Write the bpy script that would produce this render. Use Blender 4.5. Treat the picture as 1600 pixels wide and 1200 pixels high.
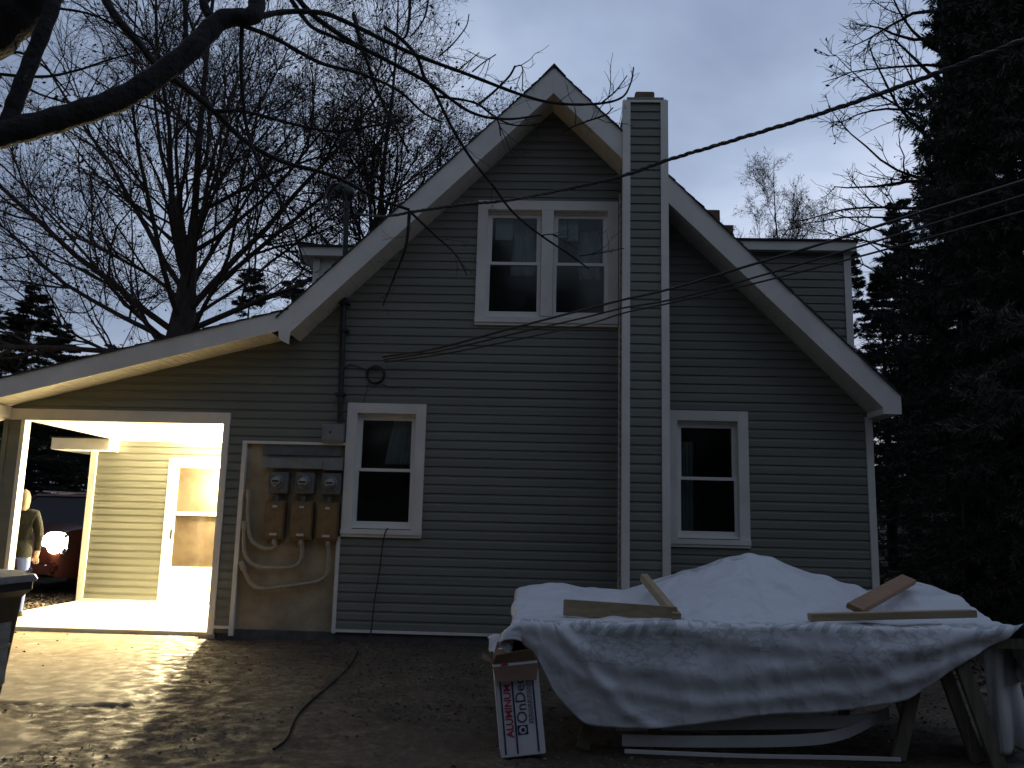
import bpy, bmesh, math, random
import numpy as np
from mathutils import Vector, Matrix

# ------------------------------------------------------------------ camera, sky, sun, exposure
S = bpy.context.scene
COL = S.collection
for o in list(bpy.data.objects):
    bpy.data.objects.remove(o, do_unlink=True)
F = 1294.0
CAM = np.array([0.0, -10.679, 1.573])
def cam_axes(yaw, pitch, roll):
    y, p, r = (math.radians(a) for a in (yaw, pitch, roll))
    w = np.array([math.sin(y)*math.cos(p), math.cos(y)*math.cos(p), math.sin(p)])
    rt = np.array([math.cos(y), -math.sin(y), 0.0])
    up = np.cross(rt, w)
    return math.cos(r)*rt+math.sin(r)*up, -math.sin(r)*rt+math.cos(r)*up, w
AR, AU, AW = cam_axes(-1.882, 9.150, 1.415)
cd = bpy.data.cameras.new('camera')
cd.sensor_width = 36.0
cd.lens = F/1600*36
cd.clip_start = 0.05
cd.clip_end = 500
co = bpy.data.objects.new('camera', cd)
COL.objects.link(co)
m = Matrix.Identity(4)
for i in range(3):
    m[i][0], m[i][1], m[i][2], m[i][3] = AR[i], AU[i], -AW[i], CAM[i]
co.matrix_world = m
S.camera = co

SKY_OFF = (12.242, 12.94, .068)
SUN_AZ, SUN_EL = math.radians(40), math.radians(2)      # where the dusk sun went down, from +Y towards +X
world = bpy.data.worlds.new('World')
S.world = world
world.use_nodes = True
wn, wl = world.node_tree.nodes, world.node_tree.links
bg = wn['Background']
def wnode(t, **kw):
    n = wn.new(t)
    for k, v in kw.items(): setattr(n, k, v)
    return n
tc = wnode('ShaderNodeTexCoord')
sep = wnode('ShaderNodeSeparateXYZ'); wl.new(tc.outputs['Generated'], sep.inputs[0])
def wmath(op, a, b=None):
    n = wnode('ShaderNodeMath', operation=op)
    for i, v in enumerate((a, b)):
        if v is None: continue
        if isinstance(v, (int, float)): n.inputs[i].default_value = v
        else: wl.new(v, n.inputs[i])
    return n.outputs[0]
za = wmath('ADD', wmath('MAXIMUM', sep.outputs[2], 0.0), 0.28)
cmb = wnode('ShaderNodeCombineXYZ')
wl.new(wmath('DIVIDE', sep.outputs[0], za), cmb.inputs[0]); wl.new(wmath('DIVIDE', sep.outputs[1], za), cmb.inputs[1])
n1 = wnode('ShaderNodeTexNoise'); n1.inputs['Scale'].default_value = 1.9; n1.inputs['Detail'].default_value = 5; n1.inputs['Roughness'].default_value = .52
n1.inputs['Distortion'].default_value = .25
mpw = wnode('ShaderNodeMapping'); mpw.inputs['Location'].default_value = SKY_OFF; wl.new(cmb.outputs[0], mpw.inputs[0]); cmb = mpw
wl.new(cmb.outputs[0], n1.inputs['Vector'])
n2 = wnode('ShaderNodeTexNoise'); n2.inputs['Scale'].default_value = .55; n2.inputs['Detail'].default_value = 3
wl.new(cmb.outputs[0], n2.inputs['Vector'])
mixn = wmath('ADD', wmath('MULTIPLY', n1.outputs[0], .6), wmath('MULTIPLY', n2.outputs[0], .4))
ramp = wnode('ShaderNodeValToRGB')
ramp.color_ramp.elements[0].position = .37; ramp.color_ramp.elements[0].color = (.205, .255, .39, 1)
ramp.color_ramp.elements[1].position = .62; ramp.color_ramp.elements[1].color = (.50, .575, .74, 1)
e = ramp.color_ramp.elements.new(.5); e.color = (.315, .395, .56, 1)
wl.new(mixn, ramp.inputs[0])
sky = wnode('ShaderNodeTexSky')
sky.sky_type = 'NISHITA'; sky.sun_disc = False
sky.sun_elevation = SUN_EL; sky.sun_rotation = SUN_AZ
# afterglow of the set sun: brighter on that side of the whole dome, dimmer on the other
glow = wnode('ShaderNodeVectorMath', operation='DOT_PRODUCT')
wl.new(tc.outputs['Generated'], glow.inputs[0])
glow.inputs[1].default_value = (math.sin(SUN_AZ)*.97, math.cos(SUN_AZ)*.97, .25)
gain = wmath('ADD', wmath('MULTIPLY', glow.outputs['Value'], .42), .64)
cl = wnode('ShaderNodeVectorMath', operation='SCALE'); wl.new(ramp.outputs[0], cl.inputs[0]); wl.new(gain, cl.inputs['Scale'])
sc = wnode('ShaderNodeVectorMath', operation='SCALE'); wl.new(sky.outputs[0], sc.inputs[0]); sc.inputs['Scale'].default_value = .025
ad = wnode('ShaderNodeVectorMath', operation='ADD'); wl.new(cl.outputs[0], ad.inputs[0]); wl.new(sc.outputs[0], ad.inputs[1])
wl.new(ad.outputs[0], bg.inputs['Color'])
bg.inputs['Strength'].default_value = 1.14

sd = bpy.data.lights.new('sun', 'SUN'); sd.energy = 0.02; sd.angle = math.radians(25); sd.color = (1, .93, .86)
so = bpy.data.objects.new('sun', sd); COL.objects.link(so)
so.rotation_euler = Vector((-math.sin(SUN_AZ), -math.cos(SUN_AZ), -.25)).to_track_quat('-Z', 'Y').to_euler()

vs = S.view_settings
vs.view_transform = 'Standard'; vs.look = 'None'; vs.exposure = 0.0; vs.gamma = 1.0; vs.use_curve_mapping = False
S.cycles.max_bounces = 6; S.cycles.diffuse_bounces = 4; S.cycles.glossy_bounces = 3; S.cycles.transmission_bounces = 5
S.cycles.transparent_max_bounces = 8
S.cycles.sample_clamp_indirect = 12.0

# ------------------------------------------------------------------ helpers
def P(px, py, Y):
    """a pixel of the photograph, taken at the depth Y of the thing it belongs to"""
    d = (px-800)/F*AR-(py-600)/F*AU+AW
    return CAM+d*(Y-CAM[1])/d[1]
def G(px, py, Z=0.0):
    d = (px-800)/F*AR-(py-600)/F*AU+AW
    return CAM+d*(Z-CAM[2])/d[2]

MATS = {}
def mat(name, col, rough=.6, var=.15, scale=6., bump=0., bscale=40., metal=0., spec=.5, col2=None, stretch=None, detail=5, coat=0., trans=0., sss=0., lo=.35, hi=.65, obj=True):
    m = bpy.data.materials.new(name); m.use_nodes = True
    nt = m.node_tree; N = nt.nodes; L = nt.links; b = N['Principled BSDF']
    b.inputs['Roughness'].default_value = rough; b.inputs['Metallic'].default_value = metal
    b.inputs['Specular IOR Level'].default_value = spec
    if coat: b.inputs['Coat Weight'].default_value = coat; b.inputs['Coat Roughness'].default_value = .08
    if trans: b.inputs['Transmission Weight'].default_value = trans
    t = N.new('ShaderNodeTexCoord'); mp = N.new('ShaderNodeMapping'); L.new(t.outputs['Object'], mp.inputs[0])
    if stretch: mp.inputs['Scale'].default_value = stretch
    nz = N.new('ShaderNodeTexNoise'); nz.inputs['Scale'].default_value = scale; nz.inputs['Detail'].default_value = detail; nz.inputs['Roughness'].default_value = .6
    L.new(mp.outputs[0], nz.inputs['Vector'])
    r = N.new('ShaderNodeValToRGB'); L.new(nz.outputs[0], r.inputs[0])
    c = np.array(col[:3]); c2 = np.array(col2) if col2 is not None else None
    r.color_ramp.elements[0].position = lo; r.color_ramp.elements[1].position = hi
    a0 = c*(1-var) if c2 is None else c; a1 = c*(1+var) if c2 is None else c2
    r.color_ramp.elements[0].color = (*a0, 1); r.color_ramp.elements[1].color = (*a1, 1)
    L.new(r.outputs[0], b.inputs['Base Color'])
    if bump:
        nb = N.new('ShaderNodeTexNoise'); nb.inputs['Scale'].default_value = bscale; nb.inputs['Detail'].default_value = 4
        L.new(mp.outputs[0], nb.inputs['Vector'])
        bp = N.new('ShaderNodeBump'); bp.inputs['Strength'].default_value = bump; bp.inputs['Distance'].default_value = .02
        L.new(nb.outputs[0], bp.inputs['Height']); L.new(bp.outputs[0], b.inputs['Normal'])
    MATS[name] = m
    return m
def emit(name, col, s):
    m = bpy.data.materials.new(name); m.use_nodes = True
    b = m.node_tree.nodes['Principled BSDF']
    b.inputs['Base Color'].default_value = (.8, .8, .8, 1); b.inputs['Emission Color'].default_value = (*col, 1); b.inputs['Emission Strength'].default_value = s
    MATS[name] = m
    return m

def tag(o, label=None, cat=None, group=None, kind=None):
    if label: o['label'] = label
    if cat: o['category'] = cat
    if group: o['group'] = group
    if kind: o['kind'] = kind
    return o
def thing(name, label, cat, loc=(0, 0, 0), rz=0., group=None):
    o = bpy.data.objects.new(name, None); o.empty_display_size = .1; COL.objects.link(o)
    o.location = loc; o.rotation_euler = (0, 0, rz)
    return tag(o, label, cat, group)
def link(name, me, m=None, parent=None):
    o = bpy.data.objects.new(name, me); COL.objects.link(o)
    if m is not None and not me.materials: me.materials.append(m if not isinstance(m, str) else MATS[m])
    if parent is not None: o.parent = parent
    return o
def copy_tree(o, parent=None):
    c = o.copy(); COL.objects.link(c); c.parent = parent
    for ch in list(o.children): copy_tree(ch, c)
    return c

class MB:
    """collects shapes and links them as ONE mesh object"""
    def __init__(s): s.v = []; s.f = []; s.mi = []; s.cur = 0
    def add(s, vs, fs):
        n = len(s.v); s.v += [tuple(map(float, q)) for q in vs]
        for f in fs: s.f.append(tuple(n+i for i in f)); s.mi.append(s.cur)
        return s
    def quad(s, a, b, c, d): return s.add([a, b, c, d], [(0, 1, 2, 3)])
    def box(s, x0, x1, y0, y1, z0, z1):
        v = [(x, y, z) for z in (z0, z1) for y in (y0, y1) for x in (x0, x1)]
        return s.add(v, [(0, 2, 3, 1), (4, 5, 7, 6), (0, 1, 5, 4), (2, 6, 7, 3), (0, 4, 6, 2), (1, 3, 7, 5)])
    def prism_y(s, poly, y0, y1):
        """poly in (x, z), pushed from y0 to y1"""
        n = len(poly)
        v = [(x, y0, z) for x, z in poly]+[(x, y1, z) for x, z in poly]
        f = [tuple(range(n)), tuple(range(2*n-1, n-1, -1))]+[(i, i+n, (i+1) % n+n, (i+1) % n) for i in range(n)]
        return s.add(v, f)
    def prism(s, poly, vec):
        n = len(poly); vec = np.array(vec)
        v = [tuple(p) for p in poly]+[tuple(np.array(p)+vec) for p in poly]
        f = [tuple(range(n)), tuple(range(2*n-1, n-1, -1))]+[(i, i+n, (i+1) % n+n, (i+1) % n) for i in range(n)]
        return s.add(v, f)
    def beam(s, a, b, w, h, up=(0, 0, 1)):
        """a rectangular stick from a to b"""
        a = np.array(a, float); b = np.array(b, float); t = b-a; t /= np.linalg.norm(t)
        u = np.array(up, float); u = u-t*(u@t); u /= np.linalg.norm(u); q = np.cross(t, u)
        c = [(-1, -1), (1, -1), (1, 1), (-1, 1)]
        v = [tuple(e+q*w/2*i+u*h/2*j) for e in (a, b) for i, j in c]
        return s.add(v, [(3, 2, 1, 0), (4, 5, 6, 7)]+[(i, (i+1) % 4, (i+1) % 4+4, i+4) for i in range(4)])
    def tube(s, pts, r, sides=8, cap=True):
        pts = np.array(pts, float); n = len(pts)
        r = np.full(n, r, float) if np.isscalar(r) else np.array(r, float)
        T = np.gradient(pts, axis=0); T /= np.linalg.norm(T, axis=1)[:, None]+1e-9
        ref = np.array([0, 0, 1.]) if abs(T[0][2]) < .9 else np.array([1., 0, 0])
        u = np.cross(T[0], ref); u /= np.linalg.norm(u)
        vs = []
        for i in range(n):
            u = u-T[i]*(u@T[i]); u /= np.linalg.norm(u)+1e-9
            w = np.cross(T[i], u)
            for k in range(sides):
                a = 2*math.pi*k/sides
                vs.append(pts[i]+r[i]*(math.cos(a)*u+math.sin(a)*w))
        fs = [(i*sides+k, i*sides+(k+1) % sides, (i+1)*sides+(k+1) % sides, (i+1)*sides+k) for i in range(n-1) for k in range(sides)]
        if cap: fs += [tuple(range(sides-1, -1, -1)), tuple((n-1)*sides+k for k in range(sides))]
        return s.add(vs, fs)
    def lathe(s, c, axis, prof, sides=20):
        """prof = [(radius, distance along axis)]"""
        c = np.array(c, float); ax = np.array(axis, float); ax /= np.linalg.norm(ax)
        ref = np.array([0, 0, 1.]) if abs(ax[2]) < .9 else np.array([1., 0, 0])
        u = np.cross(ax, ref); u /= np.linalg.norm(u); w = np.cross(ax, u)
        vs = [c+ax*h+r*(math.cos(2*math.pi*k/sides)*u+math.sin(2*math.pi*k/sides)*w) for r, h in prof for k in range(sides)]
        n = len(prof)
        fs = [(i*sides+k, i*sides+(k+1) % sides, (i+1)*sides+(k+1) % sides, (i+1)*sides+k) for i in range(n-1) for k in range(sides)]
        fs += [tuple(range(sides-1, -1, -1)), tuple((n-1)*sides+k for k in range(sides))]
        return s.add(vs, fs)
    def build(s, name, m, parent=None, smooth=False, bevel=0., kind=None):
        me = bpy.data.meshes.new(name); me.from_pydata(s.v, [], s.f)
        ms = m if isinstance(m, (list, tuple)) else [m]
        for q in ms: me.materials.append(MATS[q] if isinstance(q, str) else q)
        if len(ms) > 1: me.polygons.foreach_set('material_index', s.mi)
        bm = bmesh.new(); bm.from_mesh(me)
        bmesh.ops.recalc_face_normals(bm, faces=bm.faces)
        if bevel:
            ed = [e for e in bm.edges if len(e.link_faces) == 2 and e.calc_face_angle(0) > .6]
            bmesh.ops.bevel(bm, geom=ed, offset=bevel, segments=2, affect='EDGES', clamp_overlap=True)
        bm.to_mesh(me); bm.free()
        if smooth: me.polygons.foreach_set('use_smooth', [True]*len(me.polygons)); 
        if smooth and hasattr(me, 'set_sharp_from_angle'): me.set_sharp_from_angle(angle=math.radians(40))
        o = link(name, me, None, parent)
        if kind: o['kind'] = kind
        return o

def mesh_np(name, verts, faces, m, parent=None, smooth=False, uv=None):
    """faces: list of (N,k) int arrays"""
    me = bpy.data.meshes.new(name)
    verts = np.asarray(verts, np.float32).reshape(-1, 3)
    me.vertices.add(len(verts)); me.vertices.foreach_set('co', verts.ravel())
    fl = [np.asarray(f, np.int32) for f in faces if len(f)]
    loops = np.concatenate([f.ravel() for f in fl]); sizes = np.concatenate([np.full(len(f), f.shape[1], np.int32) for f in fl])
    me.loops.add(len(loops)); me.loops.foreach_set('vertex_index', loops)
    me.polygons.add(len(sizes)); starts = np.concatenate([[0], np.cumsum(sizes)[:-1]]).astype(np.int32)
    me.polygons.foreach_set('loop_start', starts)
    if uv is not None:
        l = me.uv_layers.new(name='UVMap'); l.data.foreach_set('uv', np.asarray(uv, np.float32)[loops].ravel())
    me.update(calc_edges=True); me.validate()
    if smooth: me.polygons.foreach_set('use_smooth', np.ones(len(sizes), bool))
    return link(name, me, m, parent)

class Tubes:
    """many polylines at once"""
    def __init__(s): s.V = []; s.Q = []; s.n = 0
    def add(s, pts, rad, sides):
        N, K, _ = pts.shape
        T = np.gradient(pts, axis=1); T /= np.linalg.norm(T, axis=2, keepdims=True)+1e-9
        mean = T.mean(1); ref = np.where(np.abs(mean[:, 2:3]) < .85, np.array([[0, 0, 1.]]), np.array([[1., 0, 0]]))[:, None, :]
        U = np.cross(T, np.broadcast_to(ref, T.shape)); U /= np.linalg.norm(U, axis=2, keepdims=True)+1e-9
        W = np.cross(T, U)
        a = 2*np.pi*np.arange(sides)/sides
        ring = pts[:, :, None, :]+rad[:, :, None, None]*(np.cos(a)[None, None, :, None]*U[:, :, None, :]+np.sin(a)[None, None, :, None]*W[:, :, None, :])
        s.V.append(ring.reshape(-1, 3))
        i = np.arange(K-1)[:, None]; k = np.arange(sides)[None, :]
        q = np.stack([i*sides+k, i*sides+(k+1) % sides, (i+1)*sides+(k+1) % sides, (i+1)*sides+k], -1).reshape(-1, 4)
        q = (q[None]+(np.arange(N)*K*sides)[:, None, None]).reshape(-1, 4)+s.n
        s.Q.append(q); s.n += N*K*sides
    def build(s, name, m, parent=None):
        return mesh_np(name, np.concatenate(s.V), [np.concatenate(s.Q)], m, parent, smooth=True)

def nrm(v): return v/(np.linalg.norm(v, axis=-1, keepdims=True)+1e-9)
def spawn(PP, RR, n, t0, t1, ang, length, K, rng, up=0., wob=.12, rk=.012, rmin=.003, taper=.8, flat=False, grav=0.):
    N, KP, _ = PP.shape
    idx = np.repeat(np.arange(N), n); t = rng.uniform(t0, t1, N*n)
    f = t*(KP-1); i = np.minimum(f.astype(int), KP-2); w = (f-i)[:, None]
    pos = PP[idx, i]*(1-w)+PP[idx, i+1]*w
    tan = nrm(PP[idx, i+1]-PP[idx, i]); rad = RR[idx, i]*(1-w[:, 0])+RR[idx, i+1]*w[:, 0]
    if flat:
        side = nrm(np.cross(tan, np.array([0, 0, 1.]))); per = side*np.where(np.arange(N*n) % 2 == 0, 1, -1)[:, None]+rng.normal(0, .25, (N*n, 3))
    else: per = rng.normal(0, 1, (N*n, 3))
    per = nrm(per-tan*(per*tan).sum(1, keepdims=True))
    a = np.radians(rng.uniform(ang[0], ang[1], N*n))[:, None]
    d = np.cos(a)*tan+np.sin(a)*per; d[:, 2] += up; d = nrm(d)
    L = length*(1-taper*(t-t0)/max(t1-t0, 1e-6)*.75)*rng.uniform(.55, 1.2, N*n)
    pts = np.zeros((N*n, K, 3)); pts[:, 0] = pos
    for k in range(1, K):
        d = d+rng.normal(0, wob, d.shape); d[:, 2] += up*.25-grav*k/K; d = nrm(d)
        pts[:, k] = pts[:, k-1]+d*(L/(K-1))[:, None]
    r0 = np.maximum(np.minimum(rad*.75, rk*L), rmin)
    rr = r0[:, None]*np.linspace(1, .35, K)[None]
    return pts, np.maximum(rr, rmin*.55)

def gh(x, y):
    """height of the ground"""
    x = np.asarray(x, float); y = np.asarray(y, float)
    s = lambda a, b, t: (lambda q: q*q*(3-2*q))(np.clip((t-a)/(b-a), 0, 1))
    h = 1.25*s(4.9, 11.5, x)*s(-3.5, 5, y)+1.2*s(8, 26, x)*s(0, 14, y)+2.2*s(12, 40, y)
    return h

# ------------------------------------------------------------------ materials
mat('siding', (.168, .173, .144), .55, .13, .9, bump=.08, bscale=22, stretch=(.4, 1, 6))
mat('trim_white', (.72, .69, .645), .45, .09, 1.6, bump=.05, bscale=12)
mat('vinyl_white', (.75, .725, .68), .38, .03, 4)
mat('soffit_white', (.60, .575, .52), .5, .05, 5)
mat('shingle', (.035, .033, .032), .9, .35, 30, bump=.5, bscale=120)
mat('chimney_brick', (.21, .125, .08), .85, .25, 14, bump=.4, bscale=60)
mat('mortar', (.25, .23, .2), .9, .2, 20, bump=.4, bscale=80)
mat('tan_masonry', (.25, .195, .125), .85, .0, 2.6, bump=.25, bscale=26, col2=(.40, .33, .22))
mat('foundation', (.09, .085, .08), .9, .25, 8, bump=.4, bscale=40)
mat('meter_gray', (.17, .175, .17), .5, .15, 8, metal=.3)
mat('meter_steel', (.30, .31, .30), .42, .1, 8, metal=.4)
mat('box_tan', (.20, .125, .055), .55, .2, 9)
mat('conduit', (.34, .29, .215), .6, .12, 14)
mat('black_rubber', (.012, .012, .013), .5, .2, 10)
mat('bin_black', (.012, .012, .013), .6, .2, 10, bump=.15, bscale=90)
mat('bin_lamplit', (.22, .22, .21), .4, .2, 14, bump=.2, bscale=60)  # pale tone puts lamplight on the lid into its colour
mat('mast_metal', (.035, .045, .042), .5, .2, 12, metal=.5)
mat('bark', (.048, .037, .031), .95, .3, 12, bump=.8, bscale=30, stretch=(1, 1, .25))
mat('bark_near', (.022, .020, .019), .95, .35, 10, bump=1., bscale=24)
mat('dead_leaf', (.075, .046, .030), .85, .35, 3)
mat('needle', (.040, .050, .032), .8, .4, 2)
mat('litter', (.06, .044, .030), .7, 0, 2.2, col2=(.19, .15, .105), detail=8)
mat('lumber_fresh', (.36, .285, .17), .65, .0, 3, bump=.15, bscale=14, col2=(.27, .205, .12), stretch=(1, 12, 12), detail=6)
mat('lumber_red', (.30, .175, .095), .7, .0, 3, bump=.15, bscale=14, col2=(.22, .125, .07), stretch=(1, 12, 12), detail=6)
mat('lumber_old', (.17, .145, .10), .8, .0, 3, bump=.2, bscale=16, col2=(.10, .085, .06), stretch=(12, 12, 1), detail=6)
mat('carton_white', (.62, .60, .62), .7, .05, 4)
mat('carton_red', (.42, .035, .07), .7, .1, 5)
mat('carton_navy', (.035, .035, .09), .7, .1, 5)
mat('cardboard', (.145, .085, .05), .85, .12, 5)
mat('panel_gray', (.42, .42, .42), .5, .08, 3)
mat('sheet_gray', (.31, .31, .30), .5, .1, 3)
mat('paper', (.55, .54, .52), .8, .08, 3)
mat('curtain', (.42, .44, .44), .9, .12, 4)
mat('room_dark', (.20, .19, .17), .9, .2, 1)
mat('door_curtain', (.56, .45, .34), .85, .0, 2.2, col2=(.78, .66, .52), detail=3)
mat('door_white', (.80, .80, .76), .4, .03, 3)
mat('slab', (.56, .53, .46), .75, .10, 2.5, bump=.25, bscale=50)
mat('car_paint', (.10, .024, .016), .3, .08, 3, coat=.7)
mat('car_black', (.015, .015, .016), .4, .1, 3)
mat('car_chrome', (.5, .5, .5), .15, .02, 3, metal=1.)
mat('jacket', (.008, .009, .007), .95, .3, 9, bump=.3, bscale=40)
mat('jeans', (.12, .17, .42), .9, .12, 14)
mat('skin', (.5, .32, .23), .6, .06, 5)
mat('hair', (.15, .115, .075), .7, .15, 30, stretch=(1, 1, .2))
mat('lamp_glass', (.9, .9, .85), .3, .02, 3)
emit('headlight_on', (1., .82, .52), 40.)
emit('lamp_on', (1., .80, .45), 60.)
emit('marker_on', (1., .5, .2), 1.0)

def glass(name, tint=(.9, .95, .93)):
    m = bpy.data.materials.new(name); m.use_nodes = True
    nt = m.node_tree; N = nt.nodes; L = nt.links
    for n in list(N): N.remove(n)
    out = N.new('ShaderNodeOutputMaterial'); mx = N.new('ShaderNodeMixShader'); fr = N.new('ShaderNodeFresnel'); fr.inputs[0].default_value = 1.5
    tr = N.new('ShaderNodeBsdfTransparent'); tr.inputs[0].default_value = (*tint, 1)
    gl = N.new('ShaderNodeBsdfGlossy'); gl.inputs['Roughness'].default_value = .10
    nz = N.new('ShaderNodeTexNoise'); nz.inputs['Scale'].default_value = 2.2; bp = N.new('ShaderNodeBump'); bp.inputs['Strength'].default_value = .03; bp.inputs['Distance'].default_value = .05
    t = N.new('ShaderNodeTexCoord'); L.new(t.outputs['Object'], nz.inputs['Vector']); L.new(nz.outputs[0], bp.inputs['Height']); L.new(bp.outputs[0], gl.inputs['Normal'])
    L.new(fr.outputs[0], mx.inputs[0]); L.new(tr.outputs[0], mx.inputs[1]); L.new(gl.outputs[0], mx.inputs[2]); L.new(mx.outputs[0], out.inputs[0])
    MATS[name] = m
glass('pane_glass')

mat('fogged_glass', (.050, .038, .026), .07, 0, 2.4, col2=(.088, .068, .048), detail=3)
def ground_mat():
    m = bpy.data.materials.new('ground_soil'); m.use_nodes = True
    nt = m.node_tree; N = nt.nodes; L = nt.links; b = N['Principled BSDF']
    t = N.new('ShaderNodeTexCoord')
    def noise(s, d=6, r=.6, dist=0):
        n = N.new('ShaderNodeTexNoise'); n.inputs['Scale'].default_value = s; n.inputs['Detail'].default_value = d; n.inputs['Roughness'].default_value = r; n.inputs['Distortion'].default_value = dist
        L.new(t.outputs['Object'], n.inputs['Vector']); return n.outputs[0]
    def ramp(src, stops):
        r = N.new('ShaderNodeValToRGB'); L.new(src, r.inputs[0])
        r.color_ramp.elements[0].position, r.color_ramp.elements[0].color = stops[0][0], (*stops[0][1], 1)
        r.color_ramp.elements[1].position, r.color_ramp.elements[1].color = stops[-1][0], (*stops[-1][1], 1)
        for p, c in stops[1:-1]:
            e = r.color_ramp.elements.new(p); e.color = (*c, 1)
        return r.outputs[0]
    fine = ramp(noise(26, 8, .7, .6), [(.30, (.040, .030, .020)), (.5, (.085, .064, .042)), (.70, (.17, .135, .092))])
    big = ramp(noise(1.1, 5, .6), [(.35, (.55, .5, .45)), (.65, (1.1, 1.05, 1.0))])
    mx = N.new('ShaderNodeMix'); mx.data_type = 'RGBA'; mx.blend_type = 'MULTIPLY'; mx.inputs['Factor'].default_value = 1.
    L.new(fine, mx.inputs[6]); L.new(big, mx.inputs[7])
    at = N.new('ShaderNodeAttribute'); at.attribute_name = 'paving'
    pv = ramp(noise(2.1, 9, .68), [(.30, (.20, .158, .096)), (.5, (.29, .235, .146)), (.70, (.38, .31, .20))])
    m2 = N.new('ShaderNodeMix'); m2.data_type = 'RGBA'; L.new(at.outputs['Fac'], m2.inputs['Factor']); L.new(mx.outputs[2], m2.inputs[6]); L.new(pv, m2.inputs[7])
    L.new(m2.outputs[2], b.inputs['Base Color'])
    rr = ramp(noise(7, 5), [(.36, (.42,)*3), (.58, (.92,)*3)]); L.new(rr, b.inputs['Roughness'])
    bp = N.new('ShaderNodeBump'); bp.inputs['Distance'].default_value = .02
    sm = N.new('ShaderNodeMath'); sm.operation = 'MULTIPLY_ADD'; L.new(at.outputs['Fac'], sm.inputs[0]); sm.inputs[1].default_value = -.55; sm.inputs[2].default_value = .85; L.new(sm.outputs[0], bp.inputs['Strength'])
    L.new(noise(70, 9, .75, .2), bp.inputs['Height']); L.new(bp.outputs[0], b.inputs['Normal'])
    MATS['ground_soil'] = m
ground_mat()

# ------------------------------------------------------------------ ground
rng = np.random.default_rng(7)
def value_noise(x, y, s, seed):
    x = x*s; y = y*s; xi = np.floor(x).astype(int); yi = np.floor(y).astype(int); fx = x-xi; fy = y-yi
    fx = fx*fx*(3-2*fx); fy = fy*fy*(3-2*fy)
    def h(a, b):
        n = (a*374761393+b*668265263+seed*982451653) & 0x7fffffff
        n = ((n ^ (n >> 13))*1274126177) & 0x7fffffff
        return ((n ^ (n >> 16)) & 0xffff)/65535.
    return (h(xi, yi)*(1-fx)+h(xi+1, yi)*fx)*(1-fy)+(h(xi, yi+1)*(1-fx)+h(xi+1, yi+1)*fx)*fy
def bumps(x, y):
    b = (value_noise(x, y, 1.3, 1)-.5)*.03+(value_noise(x, y, 4, 2)-.5)*.016+(value_noise(x, y, 11, 3)-.5)*.010+(value_noise(x, y, 27, 4)-.5)*.012
    m = apron(x, y)
    b = b*(1-.88*m)+.014*m
    return b
APRON = [[(-9.5, .3), (-4.15, .3), (-4.05, -.3), (-3.95, -.9), (-3.75, -1.9), (-3.5, -2.6), (-3.25, -3.5), (-3.6, -3.75), (-4.2, -3.85), (-5.2, -3.8), (-7.4, -3.2), (-9.5, -2)],
         [(-6.6, -4.3), (-3.95, -4.15), (-3.5, -4.5), (-3.3, -5.1), (-3.0, -5.9), (-3.2, -6.8), (-6.6, -6.8)]]
def sdist(x, y, poly):
    d = np.full(x.shape, 1e9); ins = np.zeros(x.shape, bool)
    for (ax, ay), (bx, by) in zip(poly, poly[1:]+poly[:1]):
        ex, ey = bx-ax, by-ay; t = np.clip(((x-ax)*ex+(y-ay)*ey)/(ex*ex+ey*ey), 0, 1)
        d = np.minimum(d, np.hypot(x-ax-t*ex, y-ay-t*ey))
        c = ((ay > y) != (by > y)); xi = ax+(y-ay)*ex/(ey if abs(ey) > 1e-9 else 1e-9); ins ^= c&(x < xi)
    return np.where(ins, d, -d)
def apron(x, y):
    m = np.zeros(np.shape(x))
    for k, pl in enumerate(APRON):
        s_ = sdist(x, y, pl)+(value_noise(x, y, 2.1, 51)-.5)*.22+(value_noise(x, y, 6.3, 52)-.5)*.12+(value_noise(x, y, 19, 53)-.5)*.06
        m = np.maximum(m, np.clip((s_+.02)/.05, 0, 1)*(1. if k == 0 else .75))
    return m*m*(3-2*m)
def gz(x, y): return gh(x, y)+bumps(x, y)-.012
xs = np.concatenate([-np.geomspace(400, 7.6, 60), np.arange(-7.5, 6.5, .035), np.geomspace(6.6, 400, 60)])
ys = np.concatenate([-np.geomspace(400, 7.7, 24), np.arange(-7.6, .4, .035), np.geomspace(.5, 400, 90)])
X, Y = np.meshgrid(xs, ys)
Z = gz(X, Y)
nx, ny = len(xs), len(ys)
i = np.arange(ny-1)[:, None]; j = np.arange(nx-1)[None]
q = np.stack([i*nx+j, i*nx+j+1, (i+1)*nx+j+1, (i+1)*nx+j], -1).reshape(-1, 4)
g = mesh_np('ground', np.stack([X, Y, Z], -1), [q], 'ground_soil', smooth=True); g['kind'] = 'structure'
at_ = g.data.attributes.new('paving', 'FLOAT', 'POINT'); at_.data.foreach_set('value', apron(X, Y).astype(np.float32).ravel())

def slab(name, poly, z0, z1, m, seed, wob=.02, step=.025):
    """a flat sheet with a ragged edge, standing a little proud of the soil"""
    r = np.random.default_rng(seed); out = []
    for a, b in zip(poly, poly[1:]+poly[:1]):
        a = np.array(a, float); b = np.array(b, float); n = max(2, int(np.linalg.norm(b-a)/step)); nv = np.array([-(b-a)[1], (b-a)[0]])/np.linalg.norm(b-a)
        for k in range(n):
            q = a+(b-a)*k/n
            out.append(q+nv*wob*float((value_noise(q[0], q[1], 2.2, seed)-.5)*3.2+(value_noise(q[0], q[1], 7, seed+5)-.5)*2+(value_noise(q[0], q[1], 21, seed+9)-.5)*1.4))
    return MB().prism([(p[0], p[1], z0) for p in out], (0, 0, z1-z0)).build(name, m, kind='structure')
mat('apron_mat', (.165, .13, .08), .55, 0, 1.6, bump=.55, bscale=60, col2=(.26, .21, .14), detail=9)
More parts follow.
